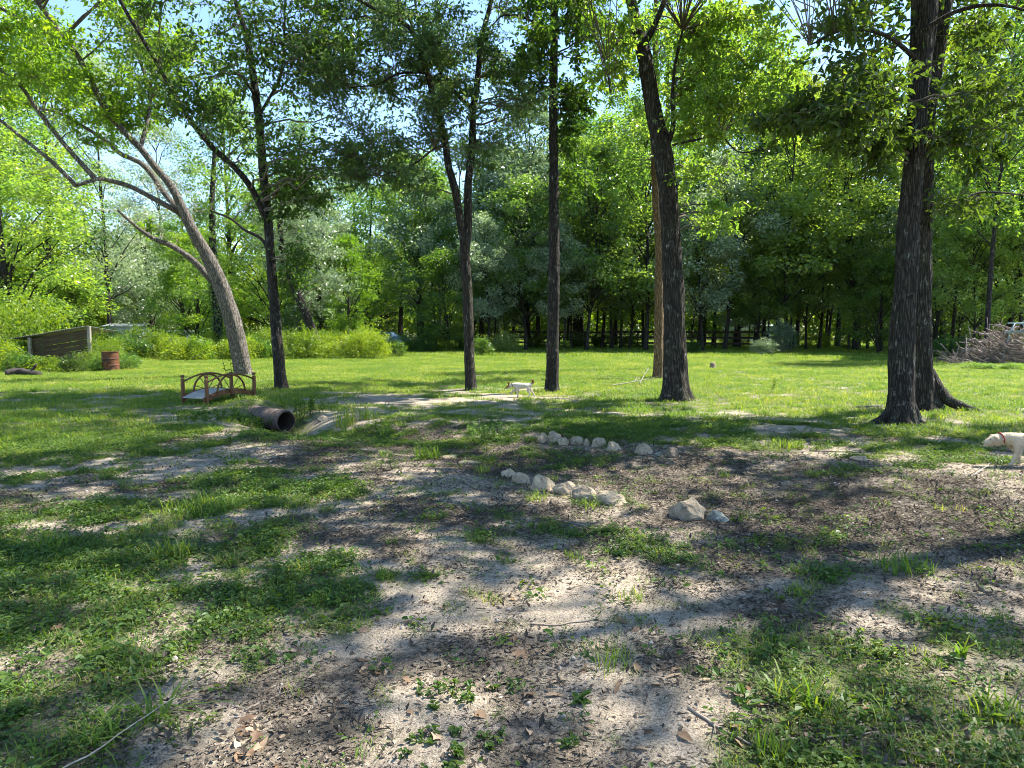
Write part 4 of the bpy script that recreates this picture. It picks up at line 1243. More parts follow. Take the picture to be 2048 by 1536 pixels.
# lawn
lawn_m = [mesh_of('lawn_tuft', blades(46, 0.16, 0.03, 0.085, 0.007, 1.2)) for _ in range(4)] + [mesh_of('lawn_tuft_weedy', blades(30, 0.16, 0.04, 0.13, 0.008, 1.3)) for _ in range(2)]
x, y = sector(60000, 11.5, 44)
cvr = cover(x, y)
p = place(x, y, rng.random(len(x)) < cvr ** 1.5)
n = len(p)
scatter('lawn_grass', p, np.stack([rng.normal(0, .08, n), rng.normal(0, .08, n), rng.uniform(0, 6.28, n)], 1), rng.uniform(0.7, 1.35, n), rng.integers(0, 6, n), lawn_m, 'sunlit green lawn grass', M['grass'])
far_m = [mesh_of('far_tuft', blades(60, 0.5, 0.08, 0.2, 0.02, 1.0)) for _ in range(3)]
x, y = sector(26000, 42, 110)
p = place(x, y, rng.random(len(x)) < 0.97); n = len(p)
scatter('field_grass', p, np.stack([np.zeros(n), np.zeros(n), rng.uniform(0, 6.28, n)], 1), rng.uniform(0.7, 1.4, n), rng.integers(0, 3, n), far_m, 'grass of the lawn edge and the field beyond', M['grass'])

# thin grass between the bare patches
thin_m = [mesh_of('thin_tuft', blades(16, 0.05, 0.03, 0.10, 0.0035, 1.3)) for _ in range(4)]
x, y = sector(42000, 1.8, 13)
cvr = cover(x, y)
p = place(x, y, rng.random(len(x)) < 0.02 + 0.36 * cvr); n = len(p)
scatter('thin_grass', p, np.stack([rng.normal(0, .1, n), rng.normal(0, .1, n), rng.uniform(0, 6.28, n)], 1), rng.uniform(0.5, 1.3, n), rng.integers(0, 4, n), thin_m, 'thin short grass between bare patches', M['grass'])

# creeping weeds
def sprig(nl, rad_, size, hgt):
    a = rng.uniform(0, 6.28, nl); r_ = rad_ * np.sqrt(rng.random(nl))
    base = np.stack([r_ * np.cos(a), r_ * np.sin(a), hgt * rng.uniform(0.15, 1, nl)], 1)
    ax = np.stack([np.cos(a + rng.normal(0, .8, nl)), np.sin(a + rng.normal(0, .8, nl)), rng.normal(0.05, .3, nl)], 1)
    nr_ = np.array([0, 0, 1.0]) + runit(nl) * 0.45
    lv = leaf_geo(base, ax, nr_, size * rng.uniform(0.6, 1.3, nl), 0.62, True, 0.12)
    S = np.stack([r_ * 0.4 * np.cos(a), r_ * 0.4 * np.sin(a), np.full(nl, -0.01)], 1)
    V, Q = twig_geo(S, base, np.full(nl, 0.0012))
    return lv, (V, Q, None, 0.3)
weed_m = [mesh_of('weed_sprig', *sprig(18, 0.08, 0.024, 0.035)), mesh_of('weed_sprig', *sprig(26, 0.10, 0.020, 0.04)), mesh_of('weed_sprig', *sprig(9, 0.05, 0.036, 0.035)), mesh_of('weed_sprig', *sprig(30, 0.11, 0.016, 0.03)), mesh_of('weed_sprig', *sprig(12, 0.09, 0.028, 0.06))]
x, y = sector(68000, 1.8, 13)
cvr = cover(x, y)
cl = sstep(0.40, 0.62, fbm(x * 1.7, y * 1.7, 88, 3))
p = place(x, y, rng.random(len(x)) < 0.02 + 0.8 * cvr * (0.3 + 0.7 * cl)); n = len(p)
scatter('creeping_weeds', p, np.stack([rng.normal(0, .12, n), rng.normal(0, .12, n), rng.uniform(0, 6.28, n)], 1), rng.uniform(0.55, 1.3, n), rng.integers(0, 5, n), weed_m, 'low creeping broad leaved weeds covering the ground', M['weed'])

# litter: bark crumbs, needles, scraps of leaf
def bits(n, rad_, l0, l1, w):
    a = rng.uniform(0, 6.28, n); r_ = rad_ * np.sqrt(rng.random(n))
    b_ = np.stack([r_ * np.cos(a), r_ * np.sin(a), rng.uniform(0.001, 0.010, n)], 1)
    ax = runit(n) * np.array([1, 1, 0.15])
    return leaf_geo(b_, ax, np.array([0, 0, 1.0]) + runit(n) * 0.35, rng.uniform(l0, l1, n), w, False, 0.08)
lit_m = [mesh_of('litter', bits(44, 0.15, 0.006, 0.02, 0.5)), mesh_of('litter', bits(30, 0.15, 0.01, 0.045, 0.07)), mesh_of('litter', bits(26, 0.15, 0.01, 0.035, 0.5)), mesh_of('litter', bits(26, 0.15, 0.015, 0.07, 0.09)), mesh_of('litter', bits(16, 0.15, 0.02, 0.05, 0.4))]
x, y = sector(36000, 1.8, 12)
mm = mulch(x, y)
p = place(x, y, rng.random(len(x)) < 0.10 + 0.8 * mm); n = len(p)
scatter('leaf_litter', p, np.stack([np.zeros(n), np.zeros(n), rng.uniform(0, 6.28, n)], 1), rng.uniform(0.6, 1.3, n), rng.integers(0, 5, n), lit_m, 'crumbs of bark, needles and leaf scraps on the bare soil', M['litter'])

# far woods closing the view, one mass
def far_rows():
    xs = []; 
    for D, n, j in ((112, 46, 5), (150, 60, 8)):
        for k in range(n):
            a = R(-46 + 92 * (k + rng.uniform(0.1, 0.9)) / n)
            d = D + rng.uniform(-j, j)
            xs.append([d * math.sin(a), d * math.cos(a)])
    return np.array(xs)
fr = far_rows(); n = len(fr)
fm = [mesh_of('far_crown', *[clump_leaves(np.stack([rng.normal(0, 3.2, 70), rng.normal(0, 3.2, 70), rng.uniform(1.0, 13, 70)], 1), rng.uniform(1.3, 2.2, 70), 60, 0.5)]) for _ in range(3)]
scatter('far_woods', np.stack([fr[:, 0], fr[:, 1], np.full(n, -0.5)], 1), np.stack([np.zeros(n), np.zeros(n), rng.uniform(0, 6.28, n)], 1), rng.uniform(0.8, 1.3, n), rng.integers(0, 3, n), fm, 'far off wood that closes the view beyond the field', M['shrub'])

# ------------------------------------------------------------------ shrubs
def shrub_proto(w_, h, ncl, per, size, leaf, stems=9, top=1.0):
    ce = []
    for _ in range(ncl):
        a = rng.uniform(0, 6.28); r_ = w_ / 2 * math.sqrt(rng.random()); z = h * rng.uniform(0.12, 1) * (1 - 0.45 * (r_ / (w_ / 2)) ** 2 * top)
        ce.append([r_ * math.cos(a), r_ * math.sin(a), z])
    ce = np.array(ce)
    lv = clump_leaves(ce, rng.uniform(0.16, 0.34, ncl) * (0.5 + 0.35 * w_), per, size, 0.8)
    fo = mesh_of('foliage', lv)
    mb = MB()
    for k in rng.choice(ncl, stems, replace=False):
        e = ce[k]; b_ = np.array([e[0] * 0.25, e[1] * 0.25, -0.05])
        t = np.linspace(0, 1, 5)[:, None]
        mb.tube(b_ + (e - b_) * t + rng.normal(size=(5, 3)) * 0.03, np.linspace(0.014, 0.005, 5), 4, False)
    st = mb.mesh('stems', True)
    fo.materials.append(M[leaf]); st.materials.append(M['twig'])
    return st, fo
SH = {'bramble': shrub_proto(2.6, 1.35, 75, 46, 0.11, 'shrub'), 'bramble2': shrub_proto(2.2, 1.6, 80, 46, 0.10, 'shrub', top=0.7),
      'bush': shrub_proto(1.1, 1.0, 48, 44, 0.085, 'leaf_mid', 8), 'silver': shrub_proto(1.8, 2.2, 90, 46, 0.10, 'leaf_silver_glint', 10, 0.8),
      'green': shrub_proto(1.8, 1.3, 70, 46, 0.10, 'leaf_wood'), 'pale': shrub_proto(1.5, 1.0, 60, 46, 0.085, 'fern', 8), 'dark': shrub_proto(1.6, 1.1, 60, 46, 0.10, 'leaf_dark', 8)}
def shrub(key, px, py, label, scale=1.0, group=None, name='shrub', cat='bush', D=None):
    if D is None: b_ = at(px, py)
    else:
        x_ = P(px, 660, D)[0]; b_ = np.array([x_, D, hz(x_, D)])
    st, fo = SH[key]
    o = thing(name, label, cat, b_, rng.uniform(0, 6.28), group)
    s_ = (scale,) * 3 if np.isscalar(scale) else scale
    o.scale = tuple(float(a) for a in s_)
    tag(link('stems', st, None, o), kind='stuff'); tag(link('foliage', fo, None, o), kind='stuff')
    return o
THK = 'bright green bramble bush in the sunlit thicket along the left edge of the lawn'
for k in range(30):
    px = 205 + k * 18.5 + rng.uniform(-8, 8)
    Dk = 35.5 + rng.uniform(0, 7) + (3.0 if px > 560 else 0)
    if abs(px - 487) < 0: continue
    key_ = ('bramble', 'bramble2', 'bramble', 'green', 'bramble2', 'pale', 'bramble')[k % 7]
    shrub(key_, px, 0, THK, (rng.uniform(0.7, 1.15), rng.uniform(0.7, 1.15), rng.uniform(0.6, 1.3)), 'brambles of the sunlit thicket', 'bramble_bush', D=Dk)
for px, D_, sc_, key, lab in (
    (22, 30.5, (1.1, 1.1, 2.0), 'bramble2', 'tall yellow green bush smothering the left end of the plank lean-to'),
    (-14, 27.5, (1.0, 1.0, 0.9), 'bramble', 'low leafy bush at the left edge of the lawn in front of the lean-to'),
    (42, 27.0, (0.7, 0.7, 0.6), 'green', 'low dark leafy bush beside the rotten log at the left edge'),
    (88, 27.2, (0.8, 0.6, 0.42), 'bramble', 'leafy bush in front of the plank wall of the lean-to'),
    (206, 30.2, (0.7, 0.6, 0.95), 'bramble2', 'leafy bush against the right end post of the lean-to'),
    (146, 26.6, (0.6, 0.6, 0.62), 'dark', 'dark leafy bush in front of the half hidden rusty drum'),
    (182, 28.6, (0.5, 0.5, 0.55), 'bramble2', 'yellow green bush filling the gap between the two rusty drums'),
    (252, 28.0, 0.55, 'green', 'small bush against the right side of the standing rusty drum'),
    (195, 27.2, 0.42, 'green', 'small sprawling bush at the foot of the standing rusty drum'),
    (60, 33, (1.6, 1.4, 2.3), 'bramble2', 'vine mound climbing over the back of the lean-to roof')):
    shrub(key, px, 0, lab, sc_, 'bushes round the lean-to', 'shrub', D=D_)
shrub('bush', 793, 714, 'small round bush standing alone on the far lawn in front of the blue car', 0.95, name='lone_bush')
shrub('pale', 1012, 704, 'pale feathery bush with a tall plume just left of the straight tree', 1.5, name='plume_bush')
shrub('bush', 962, 712, 'dark leafy bush showing right of the foot of the forked tree', 1.2)
shrub('green', 905, 700, 'green bush showing left of the forked tree behind the lawn', 1.0)
shrub('silver', 1562, 705, 'silvery white leaved bush on the line of the rail fence', 1.05, name='silver_bush')
shrub('silver', 1528, 710, 'low silvery bush at the left foot of the taller silver bush', (0.9, 0.9, 0.5), name='silver_bush')
shrub('bush', 1128, 703, 'small bush just right of the straight tree at the lawn edge', 0.85)
shrub('bush', 1384, 706, 'small bush just right of the curved tree at the lawn edge', 0.9)
for px, D_, sc_, key, lab in (
    (650, 46, 1.1, 'bramble', 'leafy bush at the foot of the thin tree that leans left'),
    (700, 47, 1.1, 'bramble2', 'yellow green bush just left of the blue car'),
    (738, 50, 0.85, 'bramble', 'leafy bush in front of the nose of the blue car'),
    (775, 53, 0.75, 'green', 'green bush in front of the tail of the blue car'),
    (815, 52, 1.05, 'green', 'grey green bush just right of the blue car'),
    (850, 50, 1.0, 'green', 'bush at the foot of the heavy black trunk'),
    (875, 51, 0.8, 'bramble', 'pale green bush beside the thin reddish trunk'),
    (940, 53, 1.0, 'green', 'bush half behind the foot of the forked tree'),
    (985, 58, 1.1, 'dark', 'dark bush behind the plume bush'),
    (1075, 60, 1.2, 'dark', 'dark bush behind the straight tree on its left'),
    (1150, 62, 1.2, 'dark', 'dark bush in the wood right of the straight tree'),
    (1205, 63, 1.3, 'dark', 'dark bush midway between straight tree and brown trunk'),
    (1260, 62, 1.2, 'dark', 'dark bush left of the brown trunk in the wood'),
    (1590, 60, 1.0, 'green', 'green bush just right of the silver bush'),
    (1640, 60, 1.0, 'bramble', 'yellow green bush behind the wire fence right of the silver bush'),
    (1700, 58, 0.8, 'green', 'low bush at the wire fence midway to the thickest tree'),
    (1770, 57, 0.8, 'green', 'low bush at the wire fence just left of the thickest tree'),
    (1890, 40, 1.0, 'green', 'bush left of the brush pile in the shade'),
    (1935, 40, 1.1, 'dark', 'dark bush behind the middle of the brush pile'),
    (2045, 38, 1.1, 'green', 'green bush behind the right end of the brush pile'),
    (1960, 28.6, (0.8, 0.4, 0.22), 'green', 'low weeds growing along the front of the brush pile'),
    (2030, 28.3, (0.8, 0.4, 0.22), 'green', 'low weeds at the right front of the brush pile'),
    (1470, 72, 1.2, 'bramble', 'sunlit bush behind the rail fence beside the barn')):
    shrub(key, px, 0, lab, sc_, 'bushes along the edge of the lawn', D=D_)

# ------------------------------------------------------------------ middle distance trunks: leaning thin tree, ivy trunk
D = 44.0
b = np.array([P(640, 660, D)[0], D, 0]); b[2] = hz(b[0], b[1])
I_ = Tree('leaning_tree', 'thin dark tree leaning left behind the sunlit thicket', b, M['bark_dark'], M['leaf_silver_glint'], leaf_size=0.17)
I_.limb([(641, 712, 16), (636, 690, 17), (625, 660, 17), (600, 600, 16), (580, 555, 15), (565, 510, 12), (560, 450, 9), (562, 380, 6)], D, 0, 'trunk', 12, 0.2, 0.3, 0.05, sink=0.3)
I_.region(590, 470, 90, 60, 22, D - 2, D + 2, 1.5, 22, 12)
I_.region(650, 560, 60, 60, 14, D - 2, D + 2, 1.4, 22, 12)
I_.finish(False)
D = 43.0
b = np.array([P(437, 660, D)[0], D, 0]); b[2] = hz(b[0], b[1])
J_ = Tree('ivy_tree', 'trunk wrapped in ivy just left of the leaning pale tree', b, M['bark_dark'], M['leaf_wood'], leaf_size=0.16)
J_.limb([(440, 712, 18), (437, 665, 17), (430, 560, 15), (425, 480, 13), (424, 400, 10), (430, 300, 8)], D, 0, 'trunk', 12, 0.2, 0.2, 0.05, sink=0.3)
J_.region(435, 400, 60, 90, 16, D - 2, D + 2, 1.5, 20, 11)
J_.region(400, 560, 50, 60, 10, D, D + 3, 1.4, 20, 11)
pts_, rd_ = J_.limbs[0]
m_ = (pts_[:, 2] > 0.3) & (pts_[:, 2] < 7)
cc = pts_[m_]
n = 1500
k = rng.integers(0, len(cc), n); th = rng.uniform(0, 6.28, n)
pp = cc[k] + np.stack([np.cos(th), np.sin(th), np.zeros(n)], 1) * rng.uniform(0.22, 0.42, n)[:, None] + np.array([0, 0, 1]) * rng.uniform(-0.15, 0.15, n)[:, None]
iv = leaf_geo(pp, np.stack([np.cos(th) * 0.4, np.sin(th) * 0.4, -np.ones(n)], 1), np.stack([np.cos(th), np.sin(th), np.full(n, 0.5)], 1) + runit(n) * 0.5, 0.13 * rng.uniform(0.7, 1.2, n), 0.8)
ime = mesh_of('ivy', iv); ime.transform(Matrix.Translation(Vector([-float(a) for a in b])))
tag(link('ivy', ime, M['leaf_mid'], J_.root), kind='stuff')
J_.finish(False)

# ------------------------------------------------------------------ stones
def stone_mesh(w_, h, seed, rough=0.22, cuts=11, sub=3):
    import bmesh
    bm = bmesh.new()
    bmesh.ops.create_icosphere(bm, subdivisions=sub, radius=0.5)
    V = np.array([v.co[:] for v in bm.verts])
    rs = np.random.default_rng(seed)
    for _ in range(cuts):
        n_ = rs.normal(size=3); n_[2] = abs(n_[2]) * 0.7 + 0.1; n_ /= np.linalg.norm(n_)
        d_ = rs.uniform(0.27, 0.38)
        s_ = V @ n_ - d_
        V = V - np.where(s_ > 0, s_, 0)[:, None] * n_ * 0.98
    V = V * (1 + rough * (vnoise(V[:, 0] * 5 + seed, V[:, 1] * 5 + V[:, 2] * 4, seed) - 0.5)[:, None] + 0.5 * rough * (vnoise(V[:, 0] * 13 + seed, V[:, 2] * 13 + V[:, 1] * 9, seed + 4) - 0.5)[:, None])
    V -= V.min(0); V /= V.max(0)
    V = (V - np.array([0.5, 0.5, 0.18])) * np.array([w_, w_ * rs.uniform(0.6, 0.85), h / 0.82])
    for v, c in zip(bm.verts, V): v.co = c
    me = bpy.data.meshes.new('stone')
    for f in bm.faces: f.smooth = False
    bm.to_mesh(me); bm.free()
    return me
UP_ = 'stones edging the far side of the dry wash'
LO_ = 'stones edging the near side of the dry wash'
STONES = [
 (1013, 861, 16, 8, 'tiny flat stone above the left end of the far stone row', UP_, 'stone'),
 (1022, 874, 24, 9, 'flat pale slab at the left end of the far stone row', UP_, 'stone'),
 (1066, 876, 15, 9, 'small pale stone between the flat slab and the upright stones of the far row', UP_, 'stone'),
 (1084, 886, 20, 23, 'upright narrow stone, first of the tight cluster in the far row', UP_, 'stone'),
 (1109, 885, 31, 25, 'tallest rounded stone in the far row', UP_, 'stone'),
 (1129, 891, 25, 18, 'brownish stone right of the tallest stone in the far row', UP_, 'stone'),
 (1153, 891, 35, 21, 'wide stone with a dark underside in the middle of the far row', UP_, 'stone'),
 (1173, 892, 15, 18, 'small wedge stone left of the broad pale stone in the far row', UP_, 'stone'),
 (1198, 894, 40, 20, 'broad pale sloping stone in the far row', UP_, 'stone'),
 (1229, 903, 33, 23, 'blocky tan stone ending the tight cluster of the far row', UP_, 'stone'),
 (1290, 910, 40, 27, 'square tan stone standing apart at the right of the far row', UP_, 'stone'),
 (1317, 911, 21, 10, 'small low stone right of the square tan stone', UP_, 'stone_grey'),
 (1347, 915, 26, 23, 'dark rough upright stone ending the far row at the right', UP_, 'stone_dark'),
 (1018, 956, 32, 22, 'squared stone starting the near row at its left end', LO_, 'stone'),
 (1043, 969, 40, 26, 'stone lying second from the left end of the near row', LO_, 'stone'),
 (1087, 983, 58, 35, 'largest wide stone in the left half of the near row', LO_, 'stone'),
 (1131, 990, 52, 31, 'dark sided angular stone in the middle of the near row', LO_, 'stone'),
 (1172, 1003, 58, 34, 'rounded stone with a pitted top left of the flat pale stone in the near row', LO_, 'stone'),
 (1224, 1010, 62, 28, 'flat pale stone ending the near row at the right', LO_, 'stone'),
 (1381, 1041, 72, 46, 'biggest stone, a pointed tan block lying apart from the near row', LO_, 'stone'),
 (1437, 1044, 52, 28, 'round grey lichened stone touching the biggest stone', LO_, 'stone_grey'),
 (1990, 1186, 46, 18, 'half buried pale stone near the right edge of the foreground', None, 'stone'),
 (1722, 922, 34, 13, 'low stone half buried in dirt below the thickest tree', None, 'stone'),
 (614, 840, 18, 10, 'small stone beside the mouth of the culvert', None, 'stone_grey'),
 (645, 842, 22, 13, 'rounded stone a step right of the culvert mouth', None, 'stone'),
 (693, 845, 11, 8, 'tiny stone under the tall grass by the culvert', None, 'stone'),
 (740, 852, 17, 9, 'flat stone right of the tall grass by the culvert', None, 'stone_grey'),
 (757, 854, 12, 8, 'tiny pale stone at the far bank right of the tall grass', None, 'stone'),
 (942, 928, 60, 8, 'long low stone sunk in soil left of the near row', None, 'stone'),
 (895, 916, 50, 8, 'pale flat stone sunk in soil beside the bright grass tuft', None, 'stone'),
]
for k, (px, py, w_, h_, lab, grp, mt) in enumerate(STONES):
    b_ = at(px, py); s_ = b_[1] / FPX
    me = stone_mesh(w_ * s_ * 1.05, h_ * s_ * 1.03, 40 + k * 3)
    o = link('stone', me, M[mt], None, b_ + np.array([0, w_ * s_ * 0.3, -0.025]))
    o.rotation_euler = (rng.normal(0, .08), rng.normal(0, .08), rng.normal(0, .5))
    tag(o, lab, 'stone', grp)

# ------------------------------------------------------------------ culvert pipe
c0 = np.array([-5.25, 14.0, -0.02]); c1 = np.array([-4.55, 12.75, -0.12])
c1[:] = P(572, 843, 12.85); c0[:] = P(505, 831, 13.5)
ax_ = (c1 - c0); Lp = np.linalg.norm(ax_)
cu = thing('culvert_pipe', 'rusty corrugated steel culvert pipe opening below the little bridge', 'pipe', c0)
nn = 90
tt = np.linspace(0, 1, nn)
pts = c0 + ax_ * tt[:, None] - c0
ro = 0.195
rad_o = ro * (1 + 0.075 * np.sin(tt * Lp / 0.085 * 2 * math.pi))
V, Q, T = tube(pts, rad_o, 32, False)
link('corrugated_wall', mesh_np('corrugated_wall', V, Q, None, True), M['pipe'], cu)
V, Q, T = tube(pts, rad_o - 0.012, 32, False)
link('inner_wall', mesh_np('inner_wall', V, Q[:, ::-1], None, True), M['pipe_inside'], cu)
t_, n_, b_ = frames(pts)
th = np.linspace(0, 2 * math.pi, 33)[:-1]
ring = pts[-1] + (n_[-1][None, :] * np.cos(th)[:, None] + b_[-1][None, :] * np.sin(th)[:, None]) * (ro)
ring = np.vstack([ring, ring[:2]])
link('rim', mesh_np('rim', *tube(ring, 0.007, 6, False)[:2], None, True), M['pipe'], cu)
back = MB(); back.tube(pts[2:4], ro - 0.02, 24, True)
link('inner_shade_disc', back.mesh('inner_shade_disc'), M['darkgap'], cu)  # dark disc stands in for the shade deep in the pipe

# ------------------------------------------------------------------ garden bridge with wagon wheel rails
bc = at(440, 801)
br_ = thing('garden_bridge', 'small stained wooden garden bridge with wagon wheel railings', 'bridge', (bc[0], bc[1], bc[2] + 0.03), R(66))
br_.scale = (0.92, 0.92, 0.92)
L_, W_ = 1.62, 0.66     # local x along the bridge, y across
def deck_z(x_): return 0.05 + 0.16 * (1 - (2 * x_ / L_) ** 2)
nb = 15
for k in range(nb):
    x0 = -L_ / 2 + (k + 0.5) * L_ / nb
    sl = math.atan2(deck_z(x0 + 0.02) - deck_z(x0 - 0.02), 0.04)
    mb = MB(); mb.box((0, 0, 0), (L_ / nb - 0.008, W_, 0.022), None, 0.003)
    o = link('deck_board', mb.mesh('deck_board'), M['deckwood'], br_, (x0, 0, deck_z(x0) + 0.04 + rng.uniform(-.002, .002)))
    o.rotation_euler = (0, -sl, 0)
for sgn in (-1, 1):
    xx = np.linspace(-L_ / 2, L_ / 2, 20)
    mb = MB()
    V = []
    for x_ in xx:
        z_ = deck_z(x_)
        for yy in (-0.018, 0.018):
            V += [[x_, sgn * (W_ / 2 + 0.022) + yy, z_ - 0.06], [x_, sgn * (W_ / 2 + 0.022) + yy, z_ + 0.06]]
    V = np.array(V); Q = []
    for k in range(19):
        a = k * 4; c = a + 4
        Q += [[a, c, c + 1, a + 1], [a + 2, a + 3, c + 3, c + 2], [a + 1, c + 1, c + 3, a + 3], [a, a + 2, c + 2, c]]
    Q += [[0, 1, 3, 2], [76, 78, 79, 77]]
    mb.add(V, Q)
    link('side_beam', mb.mesh('side_beam'), M['redwood'], br_)
    yb = sgn * (W_ / 2 + 0.05)
    for ex in (-1, 1):
        mb = MB()
        xe = ex * (L_ / 2 - 0.07)
        mb.box((xe, yb, 0.24), (0.07, 0.07, 0.60), None, 0.008)
        mb.box((xe, yb, 0.565), (0.055, 0.055, 0.03), None, 0.006)
        mb.box((xe, yb, 0.60), (0.075, 0.075, 0.045), None, 0.012)
        link('post', mb.mesh('post'), M['redwood'], br_)
    xa = np.linspace(-L_ / 2 + 0.07, L_ / 2 - 0.07, 24)
    arch = np.stack([xa, np.full(24, yb), 0.43 + 0.20 * np.cos(xa / (L_ / 2) * math.pi / 2)], 1)
    mb = MB(); mb.tube(arch, 0.026, 8, True, None, 0.8)
    link('top_rail', mb.mesh('top_rail', True), M['redwood'], br_)
    th = np.linspace(0, math.pi, 26)
    rw = 0.43
    zc = 0.19
    whl = np.stack([rw * np.cos(th), np.full(26, yb), zc + rw * np.sin(th) * 0.98], 1)
    mb = MB(); mb.tube(whl, 0.027, 8, True, None, 0.75)
    wh = link('wheel_rim', mb.mesh('wheel_rim', True), M['redwood'], br_)
    mb = MB(); mb.tube(np.array([[0, yb - 0.05, zc + 0.03], [0, yb + 0.05, zc + 0.03]]), 0.055, 12)
    link('hub', mb.mesh('hub'), M['redwood'], wh)
    for a in np.radians([22, 56, 90, 124, 158]):
        mb = MB(); mb.tube(np.array([[0.04 * math.cos(a), yb, zc + 0.03 + 0.04 * math.sin(a)], [rw * math.cos(a), yb, zc + rw * 0.98 * math.sin(a)]]), 0.0095, 6)
        link('spoke', mb.mesh('spoke'), M['redwood'], wh)
    mb = MB(); mb.box((0, yb, 0.165), (L_ - 0.2, 0.03, 0.045), None, 0.004)
    link('lower_rail', mb.mesh('lower_rail'), M['redwood'], br_)

# ------------------------------------------------------------------ rusty drums, lean-to, log at the left
def drum(px, py, label, h=0.80, r=0.30, tilt=0.0):
    b_ = at(px, py)
    d = thing('steel_drum', label, 'drum', b_ - np.array([0, 0, 0.05]), rng.uniform(0, 6), 'rusty drums')
    zz_ = np.linspace(0, h, 60)
    rr_ = r * np.ones(60)
    for zc in (h * 0.35, h * 0.67): rr_ += 0.014 * np.exp(-((zz_ - zc) / 0.018) ** 2)
    rr_ += 0.010 * np.exp(-((zz_ - h) / 0.02) ** 2) + 0.010 * np.exp(-(zz_ / 0.02) ** 2)
    pts_ = np.stack([np.zeros(60), np.zeros(60), zz_], 1)
    V, Q, T = tube(pts_, rr_, 36, False)
    mb = MB(); mb.add(V, Q)
    link('shell', mb.mesh('shell', True), M['rust'], d)
    mb = MB(); th_ = np.linspace(0, 2 * math.pi, 37)
    mb.tube(np.stack([(r + .006) * np.cos(th_), (r + .006) * np.sin(th_), np.full(37, h)], 1), 0.011, 6, False)
    link('top_rim', mb.mesh('top_rim', True), M['rust'], d)
    mb = MB(); mb.tube(np.array([[0, 0, h - 0.04], [0, 0, h - 0.03]]), r - 0.004, 30)
    link('lid', mb.mesh('lid'), M['rust'], d)
    d.rotation_euler = (tilt, 0, 0.4)
    return d
drum(222, 742, 'rusty steel drum standing in the open at the edge of the left bushes', 0.80, 0.30)
drum(171, 736, 'rusty drum almost hidden in leaves left of the standing drum', 0.62, 0.29)

Ds = 30.0
sx = P(178, 660, Ds)[0]
she = thing('plank_lean_to', 'low sagging plank lean-to with a tin roof overgrown by bushes', 'shed', (sx, Ds, hz(sx, Ds)), 0)
tilt_ = roty(R(-9))
def pl(c, s, M_=None): 
    mb = MB(); mb.box((0, 0, 0), s, None, 0.006)
    return mb.mesh('plank')
Ws = 2.5
roll = 0.165
for k in range(7):
    zc = 0.32 + k * 0.205
    mb = MB(); mb.box((0, 0, 0), (Ws + rng.uniform(-.1, .1), 0.03, 0.197 + rng.uniform(-.012, .006)), None, 0.005)
    o = link('plank', mb.mesh('plank'), M['oldplank'], she, (-Ws / 2, rng.uniform(-.012, .012), zc - Ws / 2 * roll))
    o.rotation_euler = (0, -roll + rng.normal(0, 0.008), 0)
for x_, h_ in ((0.03, 1.86), (-Ws - 0.02, 1.4)):
    mb = MB(); mb.box((x_, -0.05, h_ / 2 - 0.1), (0.13, 0.12, h_), None, 0.01)
    link('corner_post', mb.mesh('corner_post'), M['greywood'], she)
for k in range(4):
    xs = np.linspace(-0.45, 0.45, 40)
    V = []; 
    for yy in (-0.25, 2.0):
        for x_ in xs: V.append([x_, yy, 0.018 * math.sin(x_ / 0.076 * 6.283) - 0.22 * (yy + 0.25) / 2.25])
    Q = [[a, a + 1, a + 41, a + 40] for a in range(39)]
    me = mesh_np('roof_sheet', np.array(V), Q, None, True)
    cxx = 0.05 - 0.42 - k * 0.80
    o = link('roof_sheet', me, M['tin'], she, (cxx, 0, 1.78 + (cxx) * roll + 0.006 * (k % 2)))
    o.rotation_euler = (0, -roll, 0)

b_ = at(46, 752)
lg = thing('rotten_log', 'rotten grey log lying in the weeds at the left edge', 'log', b_, 0.2)
t_ = np.linspace(0, 1, 14)
mb = MB(); mb.tube(np.stack([-0.55 + 1.15 * t_, 0.10 * np.sin(t_ * 5), 0.10 + 0.05 * np.sin(t_ * 4)], 1), 0.15 - 0.06 * t_, 14, True, 1 + 0.7 * (vnoise(t_[:, None] * 9, np.arange(14)[None, :] * 0.8, 4) - 0.5))
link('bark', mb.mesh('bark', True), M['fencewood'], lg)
mb = MB(); mb.tube(np.array([[0.3, 0, 0.2], [0.42, -0.05, 0.34], [0.46, -0.06, 0.42]]), [0.05, 0.04, 0.03], 8)
link('branch_stub', mb.mesh('branch_stub', True), M['fencewood'], lg)

